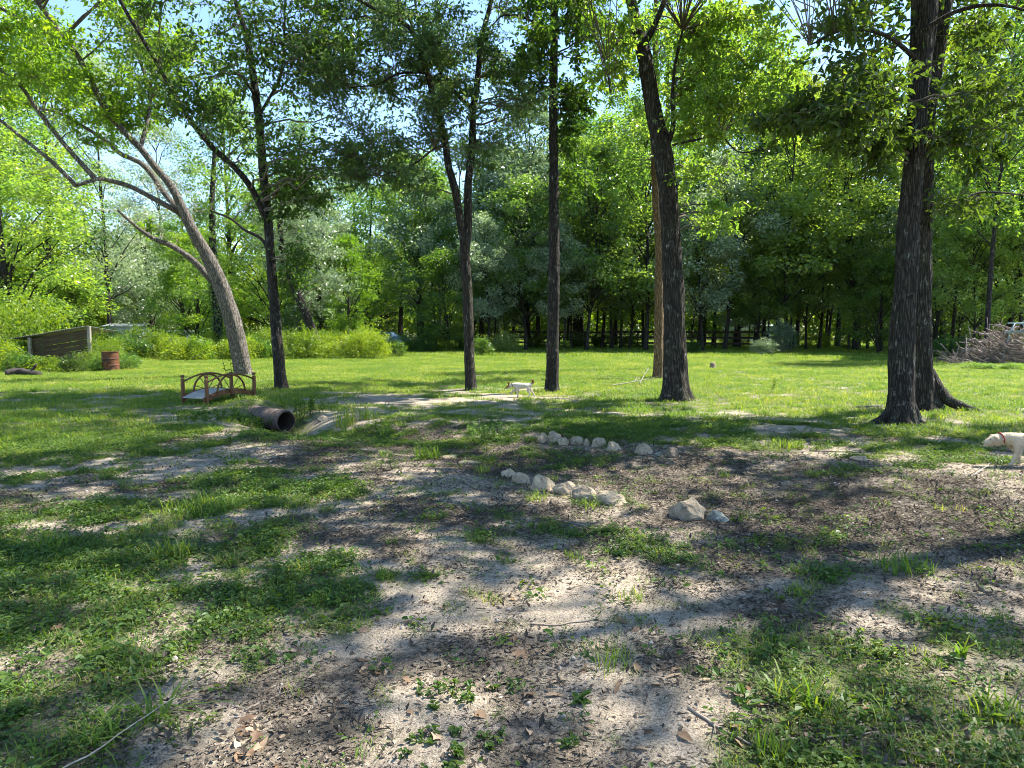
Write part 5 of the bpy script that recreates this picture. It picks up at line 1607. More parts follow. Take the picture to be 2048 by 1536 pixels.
# ------------------------------------------------------------------ far buildings and the blue car
def gable(name, label, px, D, w_, d_, h_, rh, wall, roof, rz=0.0, op=(0.1, 0.9, 0.6)):
    x_ = P(px, 660, D)[0]
    o = thing(name, label, 'shed' if h_ < 2.6 else 'barn', (x_, D, hz(x_, D) - 0.05), rz)
    mb = MB()
    nsl = int(w_ / 0.3)
    mb.box((0, 0, h_ / 2), (w_, d_, h_))
    link('wall', mb.mesh('wall'), M[wall], o)
    for k in range(nsl + 1):
        mb = MB(); mb.box((-w_ / 2 + k * w_ / nsl, -d_ / 2 - 0.012, h_ / 2), (0.05, 0.02, h_ - 0.02))
        link('batten', mb.mesh('batten'), M[wall], o)
    mb = MB()
    ov = 0.25
    V = np.array([[-w_ / 2 - ov, -d_ / 2 - ov, h_], [w_ / 2 + ov, -d_ / 2 - ov, h_], [w_ / 2 + ov, 0, h_ + rh], [-w_ / 2 - ov, 0, h_ + rh], [w_ / 2 + ov, d_ / 2 + ov, h_], [-w_ / 2 - ov, d_ / 2 + ov, h_]], float)
    V2 = V + np.array([0, 0, 0.07])
    mb.add(np.vstack([V, V2]), [[0, 3, 2, 1], [3, 5, 4, 2], [6, 7, 8, 9], [9, 8, 10, 11], [0, 1, 7, 6], [4, 5, 11, 10]], [])
    mb.add(np.vstack([V, V2]), [[0, 6, 9, 3], [3, 9, 11, 5], [1, 2, 8, 7], [2, 4, 10, 8]], [])
    link('roof', mb.mesh('roof'), M[roof], o)
    mb = MB(); mb.box((w_ * op[0], -d_ / 2 - 0.03, op[2] * h_ / 2), (op[1], 0.05, h_ * op[2]))
    dr = link('door', mb.mesh('door'), M['darkgap'], o)
    return o
gable('tin_shed', 'pale blue grey metal shed far behind the sunlit thicket', 258, 64, 2.9, 2.4, 1.95, 0.22, 'whitewall', 'tin', 0.05, (0.38, 0.5, 0.85))
gable('tin_shed', 'low pale roof just showing over the thicket left of the ivy trunk', 372, 72, 2.2, 2.4, 1.42, 0.15, 'whitewall', 'tin', -0.1, (0.2, 0.4, 0.8))
gable('pale_barn', 'pale barn behind the rail fence, half hidden by trees', 1492, 92, 4.2, 5, 2.1, 0.9, 'whitewall', 'whitewall', 0.15, (0.15, 1.4, 0.7))

Dc = 61.0
cx0 = P(768, 660, Dc)[0]
car = thing('parked_car', 'blue car parked under the trees, half hidden by bushes', 'car', (cx0, Dc, hz(cx0, Dc)), R(168))
prof = np.array([[-2.1, 0.35], [-2.15, 0.7], [-2.05, 0.9], [-1.25, 0.98], [-0.55, 1.42], [0.75, 1.45], [1.45, 1.02], [2.0, 0.95], [2.12, 0.7], [2.08, 0.35]])
def extr(prof, ys, insets):
    V = []; k = len(prof)
    for y_, ins in zip(ys, insets):
        for x_, z_ in prof:
            s_ = ins if z_ > 1.0 else 1.0
            V.append([x_, y_ * s_, z_])
    Q = []
    for a in range(len(ys) - 1):
        for q in range(k):
            q2 = (q + 1) % k
            Q.append([a * k + q, a * k + q2, (a + 1) * k + q2, (a + 1) * k + q])
    V = np.array(V); n0 = len(V)
    c0_ = [0, prof[:, 1].min() + 0.3]
    V = np.vstack([V, [[0, ys[0], 0.6]], [[0, ys[-1], 0.6]]])
    T = []
    for q in range(k):
        q2 = (q + 1) % k
        T.append([n0, q2, q]); T.append([n0 + 1, (len(ys) - 1) * k + q, (len(ys) - 1) * k + q2])
    return V, Q, T
mb = MB(); mb.add(*extr(prof, [-0.85, -0.82, 0.82, 0.85], [0.78, 0.8, 0.8, 0.78]))
link('body', mb.mesh('body'), M['carpaint'], car)
for sgn in (-1, 1):
    for nm, q in (('side_window', [(-1.05, 1.03), (-0.5, 1.36), (0.1, 1.38), (0.1, 1.03)]), ('side_window', [(0.16, 1.03), (0.16, 1.38), (0.7, 1.38), (1.25, 1.03)])):
        V = np.array([[x_, sgn * (0.86 - 0.18 * (z_ - 1.0) / 0.42), z_] for x_, z_ in q] + [[x_, sgn * (0.84 - 0.18 * (z_ - 1.0) / 0.42), z_] for x_, z_ in q])
        me = mesh_np('side_window', V, [[0, 1, 2, 3], [7, 6, 5, 4], [0, 4, 5, 1], [1, 5, 6, 2], [2, 6, 7, 3], [3, 7, 4, 0]])
        link('side_window', me, M['glass'], car)
    mb = MB(); mb.box((-2.1, sgn * 0.62, 0.74), (0.08, 0.3, 0.14), None, 0.02)
    link('headlight', mb.mesh('headlight'), M['lamp'], car)
    for xw in (-1.32, 1.32):
        mb = MB(); mb.tube(np.array([[xw, sgn * 0.68, 0.33], [xw, sgn * 0.90, 0.33]]), 0.33, 22)
        wl = link('wheel', mb.mesh('wheel'), M['tyre'], car)
        mb = MB(); mb.tube(np.array([[xw, sgn * 0.89, 0.33], [xw, sgn * 0.912, 0.33]]), 0.2, 18)
        link('rim', mb.mesh('rim'), M['rim'], wl)
V = np.array([[-1.2, -0.6, 1.03], [-1.2, 0.6, 1.03], [-0.6, 0.55, 1.40], [-0.6, -0.55, 1.40]]) + np.array([-0.015, 0, 0.015])
link('windscreen', mesh_np('windscreen', np.vstack([V, V + np.array([0.02, 0, -0.02])]), [[0, 1, 2, 3], [7, 6, 5, 4], [0, 4, 5, 1], [1, 5, 6, 2], [2, 6, 7, 3], [3, 7, 4, 0]]), M['glass'], car)

# ------------------------------------------------------------------ fences
def fence(label, p0, p1, nposts, rails, mat, hgt=1.5, name='rail_fence', wires=False, pw=0.15):
    p0 = np.array(p0); p1 = np.array(p1)
    f = thing(name, label, 'fence', (p0[0], p0[1], hz(p0[0], p0[1])))
    base = np.array(f.location[:])
    xs = [p0 + (p1 - p0) * t for t in np.linspace(0, 1, nposts)]
    for q in xs:
        z_ = hz(q[0], q[1])
        mb = MB(); mb.box((0, 0, 0), (pw, pw, hgt + 0.5 + rng.uniform(-.04, .08)), None, 0.015)
        o = link('post', mb.mesh('post'), mat, f, np.array([q[0], q[1], z_ + hgt / 2 - 0.25]) - base)
        o.rotation_euler = (rng.normal(0, .015), rng.normal(0, .015), rng.uniform(-.2, .2))
    for a, c in zip(xs[:-1], xs[1:]):
        for zr in rails:
            s_ = np.array([a[0], a[1] - 0.09, hz(a[0], a[1]) + zr + rng.normal(0, .015)]) - base; e_ = np.array([c[0], c[1] - 0.09, hz(c[0], c[1]) + zr + rng.normal(0, .015)]) - base
            mid = (s_ + e_) / 2; L = np.linalg.norm(e_ - s_)
            mb = MB()
            if wires: mb.tube(np.stack([s_, mid - np.array([0, 0, .02]), e_]), 0.004, 4)
            else:
                az = math.atan2(e_[1] - s_[1], e_[0] - s_[0]); el = math.asin((e_[2] - s_[2]) / L)
                mb.box(mid, (L - 0.01, 0.045, 0.18), rotz(az) @ roty(-el), 0.008)
            link('wire' if wires else 'rail', mb.mesh('rail'), M['darkgap'] if wires else mat, f)
    return f
f0 = P(1020, 660, 66)[:2]; f1 = P(1330, 660, 62)[:2]; f2 = P(1580, 660, 59)[:2]; f3 = P(1960, 660, 50)[:2]
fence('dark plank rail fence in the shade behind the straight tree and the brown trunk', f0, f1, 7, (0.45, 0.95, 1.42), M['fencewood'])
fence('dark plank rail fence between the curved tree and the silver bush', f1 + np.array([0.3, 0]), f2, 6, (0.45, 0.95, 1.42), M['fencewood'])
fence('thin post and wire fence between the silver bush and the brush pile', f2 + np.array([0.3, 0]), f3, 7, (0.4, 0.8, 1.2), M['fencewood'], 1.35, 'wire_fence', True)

# ------------------------------------------------------------------ brush pile and metal frame at the right
bp0 = at(1975, 727)
bp = thing('brush_pile', 'big heap of dry grey branches at the right edge of the lawn', 'brush pile', bp0)
sb = bp0[1] / FPX
BR = []
for k in range(10):
    L = rng.uniform(1.0, 2.6); n_ = 9
    t_ = np.linspace(0, 1, n_)
    pts_ = np.stack([L * (t_ - 0.5), 0.16 * np.sin(t_ * rng.uniform(3, 8) + rng.uniform(0, 6)) * L / 2, 0.15 * np.sin(t_ * rng.uniform(3, 7) + rng.uniform(0, 6)) * L / 2], 1)
    r0 = rng.uniform(0.010, 0.035) if k < 8 else 0.075
    mb = MB(); mb.tube(pts_, np.linspace(r0, r0 * 0.3, n_), 6)
    for q in range(6):
        i_ = rng.integers(2, n_ - 1); dd_ = np.array([rng.uniform(0.2, 0.7), rng.normal(0, .4), rng.normal(0, .4)])
        mb.tube(np.stack([pts_[i_], pts_[i_] + dd_ * 0.3, pts_[i_] + dd_ * 0.7]), [r0 * 0.5, r0 * 0.35, r0 * 0.15], 5)
    me = mb.mesh('branch', True); me.materials.append(M['branch']); BR.append(me)
for k in range(290):
    u = rng.normal(0, 0.5); u = max(-1, min(1.1, u))
    x_ = 0.15 + u * 2.6 + 0.6; hgt = 1.6 * math.exp(-((x_ - 1.3) / 1.55) ** 2) 
    z_ = hgt * rng.uniform(0.05, 1.0) + 0.04
    o = link('branch', BR[k % 10], None, bp, (x_, rng.normal(0, 0.75), z_))
    slope = -0.62 * math.copysign(1, x_ - 1.3) * min(1, abs(x_ - 1.3)) * 0.75
    o.rotation_euler = (rng.normal(0, .5), slope + rng.normal(0, .22), rng.normal(0.0, 0.5) + (math.pi if rng.random() < 0.5 else 0))
    if abs(o.rotation_euler[2]) > 1.6: o.rotation_euler[1] *= -1
    s_ = rng.uniform(0.55, 1.0); o.scale = (s_, s_, s_)
fx = P(2034, 660, 33.0)[0]
fr_ = thing('metal_stand', 'pale blue metal frame with slanted legs standing behind the brush pile', 'metal frame', (fx, 33.0, hz(fx, 33.0)))
mb = MB(); mb.tube(np.array([[-0.45, 0, 1.93], [1.6, 0, 1.93]]), 0.028, 8); link('top_bar', mb.mesh('top_bar', True), M['paleblue'], fr_)
mb = MB(); mb.tube(np.array([[-0.65, -0.1, 1.5], [1.6, -0.1, 1.5]]), 0.03, 8); link('shelf_bar', mb.mesh('shelf_bar', True), M['paleblue'], fr_)
for xa, xb in ((-0.1, -0.35), (0.2, 0.55), (1.3, 1.5)):
    mb = MB(); mb.tube(np.array([[xa, 0, 1.93], [xb, -0.05, 1.5], [xb + (xb - xa) * 1.5, -0.1, 0]]), 0.024, 8); link('leg', mb.mesh('leg', True), M['paleblue'], fr_)
mb = MB(); mb.box((0.6, -0.15, 1.56), (2.1, 0.3, 0.03)); link('shelf', mb.mesh('shelf'), M['paleblue'], fr_)

# stump and fallen branches on the lawn
b_ = at(1425, 737)
mb = MB(); zz_ = np.array([-0.05, 0.05, 0.15, 0.24]); mb.tube(np.stack([0 * zz_, 0 * zz_, zz_], 1), [0.16, 0.12, 0.11, 0.10], 14, True, 1 + 0.25 * (vnoise(np.arange(4)[:, None] * .5, np.arange(14)[None, :] * 0.9, 7) - 0.5))
tag(link('stump', mb.mesh('stump', True), M['stone_dark'], None, b_), 'small dark stump alone on the sunny lawn right of the curved tree', 'stump')
b_ = at(945 + 640, 700)
def stick(px, py, L, r, ang_, label, twigs=2, group='fallen sticks', mat='stick', lift=0.0):
    b_ = at(px, py)
    n_ = 10; t_ = np.linspace(-0.5, 0.5, n_)
    c, s = math.cos(ang_), math.sin(ang_)
    bend = rng.uniform(-0.08, 0.08)
    lx = L * t_; ly = bend * L * np.cos(t_ * 3.1) + 0.01 * L * np.sin(t_ * 17 + L)
    X = b_[0] + lx * c - ly * s; Y = b_[1] + lx * s + ly * c
    Zs = height(X, Y) + r * 0.7 + lift * (t_ + 0.5)
    mb = MB(); mb.tube(np.stack([X - b_[0], Y - b_[1], Zs - b_[2]], 1), np.linspace(r, r * 0.4, n_), 6)
    for q in range(twigs):
        i_ = rng.integers(3, n_ - 1); a2 = ang_ + rng.choice([-1, 1]) * rng.uniform(0.5, 1.0); l2 = L * rng.uniform(0.15, 0.3)
        p0_ = np.array([X[i_] - b_[0], Y[i_] - b_[1], Zs[i_] - b_[2]])
        mb.tube(np.stack([p0_, p0_ + np.array([math.cos(a2), math.sin(a2), 0.25]) * l2 * 0.5, p0_ + np.array([math.cos(a2), math.sin(a2), 0.3]) * l2]), [r * 0.45, r * 0.3, r * 0.15], 5)
    tag(link('fallen_stick', mb.mesh('fallen_stick', True), M[mat], None, b_), label, 'stick', group)
stick(1262, 772, 1.4, 0.02, 0.25, 'forked dead branch lying on the lawn left of the curved tree', 3, mat='dead_twig', lift=0.2)
stick(1288, 768, 0.7, 0.018, 1.0, 'short bent branch poking up beside the forked dead branch', 1, mat='dead_twig', lift=0.45)
stick(570, 1392, 0.36, 0.006, 0.75, 'thin dark twig on bare sand in the lower left foreground', 1)
stick(1650, 1475, 0.5, 0.007, 0.12, 'pale twig lying across the weeds in the lower right foreground', 1)
stick(1470, 1465, 0.45, 0.008, -0.9, 'dark curved twig at the left edge of the lower right weeds', 1)
stick(860, 1372, 0.3, 0.005, 0.9, 'thin straight twig beside the dead leaf spray', 0)
stick(1130, 1245, 0.4, 0.007, 0.2, 'crooked twig right of the centre of the foreground', 1)
stick(1150, 1048, 0.55, 0.008, -0.7, 'twig lying on moss just below the near stone row', 1)
stick(1310, 1085, 0.5, 0.007, -0.4, 'thin grey twig below the biggest stone', 1)
stick(1870, 1240, 0.4, 0.007, -0.7, 'grey twig by the half buried pale stone', 1)
stick(222, 1510, 0.5, 0.004, 0.9, 'pale straw stem in the bottom left corner', 0, mat='dead_twig', lift=0.12)
stick(1700, 905, 1.0, 0.012, -0.2, 'bare stick on the dirt below the thickest tree', 2)
stick(1965, 945, 0.6, 0.008, 0.7, 'pale curved twig under the right hand dog', 1, mat='dead_twig', lift=0.06)
stick(800, 935, 0.7, 0.009, 0.3, 'thin stick left of the bright grass tuft', 1)

# ------------------------------------------------------------------ single grass tufts and weeds
def tuft(px, py, label, hgt, rad_, n_, w_=0.006, spread=0.9, mat='grass', cat='grass tuft', name='grass_tuft', group='single grass tufts'):
    b_ = at(px, py)
    me = mesh_of('grass_tuft', blades(n_, rad_, hgt * 0.45, hgt, w_, spread))
    tag(link(name, me, M[mat], None, b_), label, cat, group)
tuft(855, 918, 'bright grass tuft by the wash left of the near stone row', 0.30, 0.16, 130, 0.008, 0.9)
tuft(690, 852, 'tall dark reedy grass clump right of the culvert mouth', 0.62, 0.2, 110, 0.010, 0.9)
tuft(735, 838, 'drooping grass clump just right of the tall reedy clump', 0.42, 0.16, 80, 0.009, 1.2)
tuft(687, 868, 'thin upright yellow green grass below the tall reedy clump', 0.36, 0.04, 26, 0.008, 0.5)
tuft(408, 1022, 'wide bright grass patch in the left foreground', 0.24, 0.32, 190, 0.007, 1.0)
tuft(1570, 895, 'round grass tuft on the dirt between curved tree and thickest tree', 0.22, 0.26, 160, 0.008, 1.0)
tuft(1805, 1140, 'grass clump on bare dirt at the right of the foreground', 0.20, 0.18, 130, 0.006, 1.0)
tuft(1918, 1315, 'bright broad bladed grass tuft in the lower right', 0.17, 0.03, 22, 0.016, 0.9)
tuft(768, 1155, 'dark spiky grass tuft at the middle of the left foreground', 0.11, 0.06, 55, 0.005, 1.1)
tuft(642, 1208, 'small grass tuft right of the feathery seedling', 0.13, 0.06, 50, 0.004, 0.8)
tuft(1225, 1330, 'wispy tall grass with thin arching stems in the centre foreground', 0.26, 0.09, 60, 0.003, 0.9)
tuft(1070, 1000, 'dark grass tuft in front of the near stone row', 0.16, 0.1, 80, 0.005, 0.9)
tuft(1178, 1018, 'thin grass tuft before the rounded stone of the near row', 0.15, 0.08, 40, 0.004, 1.0)
tuft(1262, 1198, 'thin grass tuft right of the centre foreground', 0.13, 0.08, 50, 0.004, 1.0)
tuft(1145, 1115, 'short grass tuft on moss above the centre foreground', 0.10, 0.06, 50, 0.004, 1.0)
tuft(310, 1440, 'long bladed grass in the lower left foreground', 0.24, 0.05, 30, 0.010, 1.9)
tuft(210, 1485, 'leafy grass clump in the bottom left corner', 0.18, 0.1, 50, 0.009, 1.8)
tuft(1545, 1520, 'spiky upright grass tuft at the bottom edge right of centre', 0.15, 0.06, 50, 0.006, 0.6)
tuft(1605, 1410, 'broad bladed grass clump in the lower right weeds', 0.2, 0.11, 46, 0.011, 1.1)
tuft(1600, 1190, 'short grass tuft at the upper edge of the right hand weeds', 0.12, 0.08, 60, 0.005, 1.0)
tuft(770, 912, 'yellowish grass tuft left of the bright tuft', 0.16, 0.08, 60, 0.005, 0.9)
tuft(965, 945, 'grass tuft left of the first stone of the near row', 0.16, 0.08, 60, 0.006, 0.9)
tuft(775, 868, 'leafy dark tuft on the bank right of the tall reedy clump', 0.24, 0.12, 80, 0.009, 0.8)
tuft(650, 893, 'short grass tuft left of centre below the wash', 0.14, 0.12, 70, 0.006, 0.9)
tuft(100, 1100, 'grass tuft among weeds at the left of the foreground', 0.2, 0.12, 80, 0.007, 1.0)
tuft(345, 1110, 'yellow green grass tuft in the left foreground weeds', 0.17, 0.14, 100, 0.006, 1.0)
tuft(455, 1128, 'thin pale grass tuft beside the bare patch at left', 0.16, 0.1, 60, 0.005, 1.1)
tuft(610, 1010, 'grass tuft in shade at the left of the middle foreground', 0.14, 0.12, 70, 0.006, 1.0)
tuft(985, 1205, 'short dark tuft in the centre foreground', 0.1, 0.06, 40, 0.005, 1.0)
tuft(1990, 1425, 'bright grass tuft in the sun at the right edge', 0.16, 0.1, 50, 0.008, 1.0)
tuft(1060, 882, 'low grey green weed clump at the left end of the far stone row', 0.14, 0.1, 60, 0.010, 1.1, 'weed')
tuft(1450, 955, 'sparse weed on bare dirt right of the dark rough stone', 0.16, 0.06, 24, 0.008, 0.9, 'weed')
tuft(1290, 1015, 'small tuft on bare dirt left of the biggest stone', 0.08, 0.05, 30, 0.004, 1.0)
tuft(1105, 962, 'green tuft in the wash behind the near row', 0.12, 0.07, 40, 0.005, 0.9)

def leafy_weed(px, py, label, hgt, nst, size, mat='weed', rad_=0.1, lps=12, width=0.4, name='leafy_weed', spread=0.4):
    b_ = at(px, py)
    mb = MB(); st = MB()
    for k in range(nst):
        a = rng.uniform(0, 6.28); r_ = rad_ * math.sqrt(rng.random()); h_ = hgt * rng.uniform(0.6, 1)
        p0_ = np.array([r_ * math.cos(a), r_ * math.sin(a), -0.02]); tip = p0_ + np.array([math.cos(a) * h_ * spread * rng.uniform(0.2, 1), math.sin(a) * h_ * spread * rng.uniform(0.2, 1), h_])
        t_ = np.linspace(0, 1, 6)[:, None]
        sp_ = p0_ + (tip - p0_) * t_ + np.array([0, 0, 0.08 * h_]) * np.sin(t_ * 3.1)
        st.tube(sp_, np.linspace(0.004, 0.0015, 6) * (1 + hgt), 4, False)
        tt_ = rng.uniform(0.15, 1, lps)
        bb = np.stack([np.interp(tt_, t_[:, 0], sp_[:, q]) for q in range(3)], 1)
        ax = runit(lps) * np.array([1, 1, 0.4]) + np.array([0, 0, 0.15])
        v, q, t3, rn = leaf_geo(bb, ax, np.array([0, 0, 1.0]) + runit(lps) * 0.4, size * rng.uniform(0.6, 1.2, lps), width, True, 0.12)
        mb.add(v, q, t3, rn)
    o = thing(name, label, 'plant', b_, 0, 'single weeds')
    tag(link('leaves', mb.mesh('leaves'), M[mat], o), kind='stuff'); tag(link('stems', st.mesh('stems', True), M['weed'], o), kind='stuff')
leafy_weed(465, 752, 'tall yellow green weed against the foot of the leaning pale tree', 1.3, 6, 0.13, 'shrub', 0.2, 16)
leafy_weed(985, 872, 'low dark bluish weed mound at the left end of the far stone row', 0.24, 46, 0.05, 'leaf_blue', 0.38, 14, 0.3)
leafy_weed(580, 1212, 'pale feathery seedling on bare soil in the left foreground', 0.17, 4, 0.022, 'fern', 0.01, 40, 0.25, spread=0.15)
leafy_weed(775, 882, 'small leafy seedling on the bank below the reedy clump', 0.2, 5, 0.05, 'weed', 0.06, 12)
leafy_weed(1490, 1405, 'broad leaved rosette weed on sand in the lower right foreground', 0.05, 7, 0.085, 'weed', 0.02, 3, 0.45, 'rosette_weed', 1.2)
leafy_weed(1155, 1400, 'three leaved seedling in the sunny spot at the bottom centre', 0.05, 3, 0.06, 'weed', 0.01, 3, 0.5, spread=0.9)
leafy_weed(1160, 1490, 'dark small leaved seedling at the bottom centre', 0.05, 5, 0.045, 'weed', 0.05, 4, 0.45)
leafy_weed(895, 1390, 'dense leafy weed clump at the bottom left of centre', 0.06, 16, 0.03, 'weed', 0.13, 9, 0.55)
leafy_weed(870, 1500, 'dense leafy weed clump at the bottom edge left of centre', 0.06, 18, 0.03, 'weed', 0.15, 9, 0.55)
leafy_weed(1000, 1370, 'leafy weed clump right of the dense clump at bottom centre', 0.05, 9, 0.026, 'weed', 0.07, 8, 0.55)
leafy_weed(985, 1480, 'small leafy weed clump on sand at the bottom centre', 0.05, 9, 0.026, 'weed', 0.06, 8, 0.55)
leafy_weed(1740, 1300, 'sunlit small leaved weeds in the right foreground', 0.08, 20, 0.03, 'fern', 0.12, 10, 0.55)
leafy_weed(1545, 780, 'single dark weed standing on the sunny lawn right of the curved tree', 0.4, 3, 0.07, 'leaf_dark', 0.04, 14)
tuft(592, 852, 'thin grass blades standing in front of the culvert mouth', 0.24, 0.14, 46, 0.006, 0.8)
tuft(520, 846, 'grass clump against the near side of the culvert pipe', 0.2, 0.2, 90, 0.007, 0.9)
tuft(556, 852, 'grass clump below the rim of the culvert pipe', 0.13, 0.14, 70, 0.006, 0.9)
leafy_weed(606, 826, 'leafy weeds hanging over the culvert mouth', 0.4, 22, 0.07, 'weed', 0.4, 14)
leafy_weed(500, 846, 'low leafy weeds on the bank left of the culvert', 0.2, 40, 0.06, 'weed', 0.5, 12)
leafy_weed(425, 838, 'low leafy weeds on the bank in front of the bridge', 0.18, 40, 0.06, 'weed', 0.55, 12)
# plume and vine stalk over the plume bush
b_ = at(1010, 700)
vs = thing('plume_stalk', 'single tall stalk with a pale plume rising above the pale bush', 'plant', b_)
t_ = np.linspace(0, 1, 8)
mb = MB(); mb.tube(np.stack([0.1 * np.sin(t_ * 3), 0 * t_, 3.4 * t_], 1), 0.03 - 0.015 * t_, 6); link('stalk', mb.mesh('stalk', True), M['twig'], vs)
n = 320; hh = rng.random(n)
pp = np.stack([0.1 * np.sin(hh * 3) + rng.normal(0, .09, n), rng.normal(0, .09, n), 3.0 * hh], 1)
tag(link('leaves', mesh_of('leaves', leaf_geo(pp, runit(n), np.array([0, 0, 1.0]) + runit(n) * .6, np.full(n, 0.13), 0.7)), M['shrub'], vs), kind='stuff')
n = 260; hh = rng.random(n)
pp = np.stack([0.02 + rng.normal(0, .13, n) * np.sin(hh * 3.1), rng.normal(0, .13, n) * np.sin(hh * 3.1), 2.9 + 0.95 * hh], 1)
tag(link('plume', mesh_of('plume', leaf_geo(pp, runit(n) * .6 + np.array([0, 0, 1.0]), runit(n), np.full(n, 0.2), 0.25)), M['leaf_silver_glint'], vs), kind='stuff')

# ------------------------------------------------------------------ fallen leaves in the foreground
def dead_leaf(kind):
    n_ = 7
    t_ = np.linspace(0, 1, n_)
    prof_ = {0: np.sin(np.pi * t_ ** 0.8) * 0.22, 1: np.sin(np.pi * t_) * 0.13, 2: np.sin(np.pi * t_) * 0.26 * (1 + 0.35 * np.cos(t_ * 20))}[kind]
    prof_ = np.maximum(prof_, 0.006)
    z_ = 0.10 * np.sin(np.pi * t_) * rng.uniform(-0.3, 1.2) + 0.04 + 0.05 * rng.normal(size=n_) * 0.3
    V = []
    cu_ = rng.uniform(0.15, 0.5)
    for a, wd, zz_ in zip(t_, prof_, z_):
        V += [[a - 0.5, -wd, zz_ + cu_ * wd], [a - 0.5, 0, zz_], [a - 0.5, wd, zz_ + cu_ * wd * rng.uniform(0.3, 1.2)]]
    Q = []
    for k in range(n_ - 1):
        a = k * 3
        Q += [[a, a + 3, a + 4, a + 1], [a + 1, a + 4, a + 5, a + 2]]
    return mesh_np('fallen_leaf', np.array(V), Q, None, True, {'rnd': ('FLOAT', np.full(len(V), rng.random()))})
DL = [dead_leaf(k % 3) for k in range(12)]
for me in DL: me.materials.append(M['deadleaf'])
CL = [(510, 1470, 70, 45, 26), (770, 1348, 50, 18, 16), (480, 1440, 60, 50, 8), (1240, 1270, 40, 20, 4), (1080, 1300, 160, 60, 10), (880, 1260, 120, 60, 8), (1330, 1340, 80, 50, 9), (640, 1300, 140, 90, 12), (1500, 1420, 90, 70, 10), (1640, 1310, 90, 60, 7), (980, 1420, 200, 90, 14), (1300, 1470, 160, 60, 10), (300, 1330, 120, 60, 7), (600, 1130, 180, 70, 7), (1100, 1160, 250, 60, 8), (150, 1250, 90, 80, 5)]
LAB = {0: 'dead brown leaf lying in the drift of leaves at the lower left', 1: 'dead narrow leaf in the row of leaves on a twig left of centre'}
for k, (cx_, cy_, sx_, sy_, n_) in enumerate(CL):
    for q in range(n_):
        if rng.random() < 0.35: continue
        px = cx_ + rng.normal() * sx_ * 0.7; py = cy_ + rng.normal() * sy_ * 0.7
        if not (1040 < py < 1560): continue
        b_ = at(px, py)
        o = link('fallen_leaf', DL[rng.integers(0, 12)] if k != 1 else DL[1 + 3 * rng.integers(0, 4)], None, None, b_ + np.array([0, 0, 0.004]))
        s_ = rng.uniform(0.05, 0.095)
        o.scale = (s_, s_, s_)
        o.rotation_euler = (rng.normal(0, .3), rng.normal(0, .3), rng.uniform(0, 6.28))
        tag(o, LAB.get(k, 'single dead brown leaf on the foreground soil'), 'leaf', {0: 'drift of dead leaves', 1: 'dead leaf spray'}.get(k, 'scattered dead leaves'))
b_ = at(1128, 936)
o = link('fallen_leaf', DL[2], None, None, b_ + np.array([0, 0, 0.01])); o.scale = (0.12,) * 3
tag(o, 'orange brown leaf lying in the wash behind the near stone row', 'leaf')

# pebbles on the dirt
peb = [stone_mesh(1, 0.6, 500 + k, 0.2, 5, 2) for k in range(3)]
x, y = sector(1500, 2.2, 12)
p = place(x, y, rng.random(len(x)) < 0.25 + 0.6 * mulch(x, y), 0.0); n = len(p)
scatter('pebbles', p, np.stack([rng.normal(0, .2, n), rng.normal(0, .2, n), rng.uniform(0, 6.28, n)], 1), rng.uniform(0.008, 0.035, n), rng.integers(0, 3, n), peb, 'small pebbles scattered over the bare dirt', M['pebble'])

# ------------------------------------------------------------------ dogs
def skin_mesh(name, verts, edges, radii, sub=2):
    me = bpy.data.meshes.new(name)
    me.from_pydata(verts, edges, [])
    o = bpy.data.objects.new(name, me); COL.objects.link(o)
    md = o.modifiers.new('skin', 'SKIN'); md.use_smooth_shade = True
    sv_ = me.skin_vertices[0].data
    for k, r_ in enumerate(radii):
        sv_[k].radius = (r_, r_) if np.isscalar(r_) else r_
        sv_[k].use_root = (k == 0)
    ss = o.modifiers.new('sub', 'SUBSURF'); ss.levels = sub; ss.render_levels = sub
    bpy.context.view_layer.update()
    dg = bpy.context.evaluated_depsgraph_get()
    out = bpy.data.meshes.new_from_object(o.evaluated_get(dg))
    bpy.data.objects.remove(o)
    for p_ in out.polygons: p_.use_smooth = True
    out.name = name
    return out

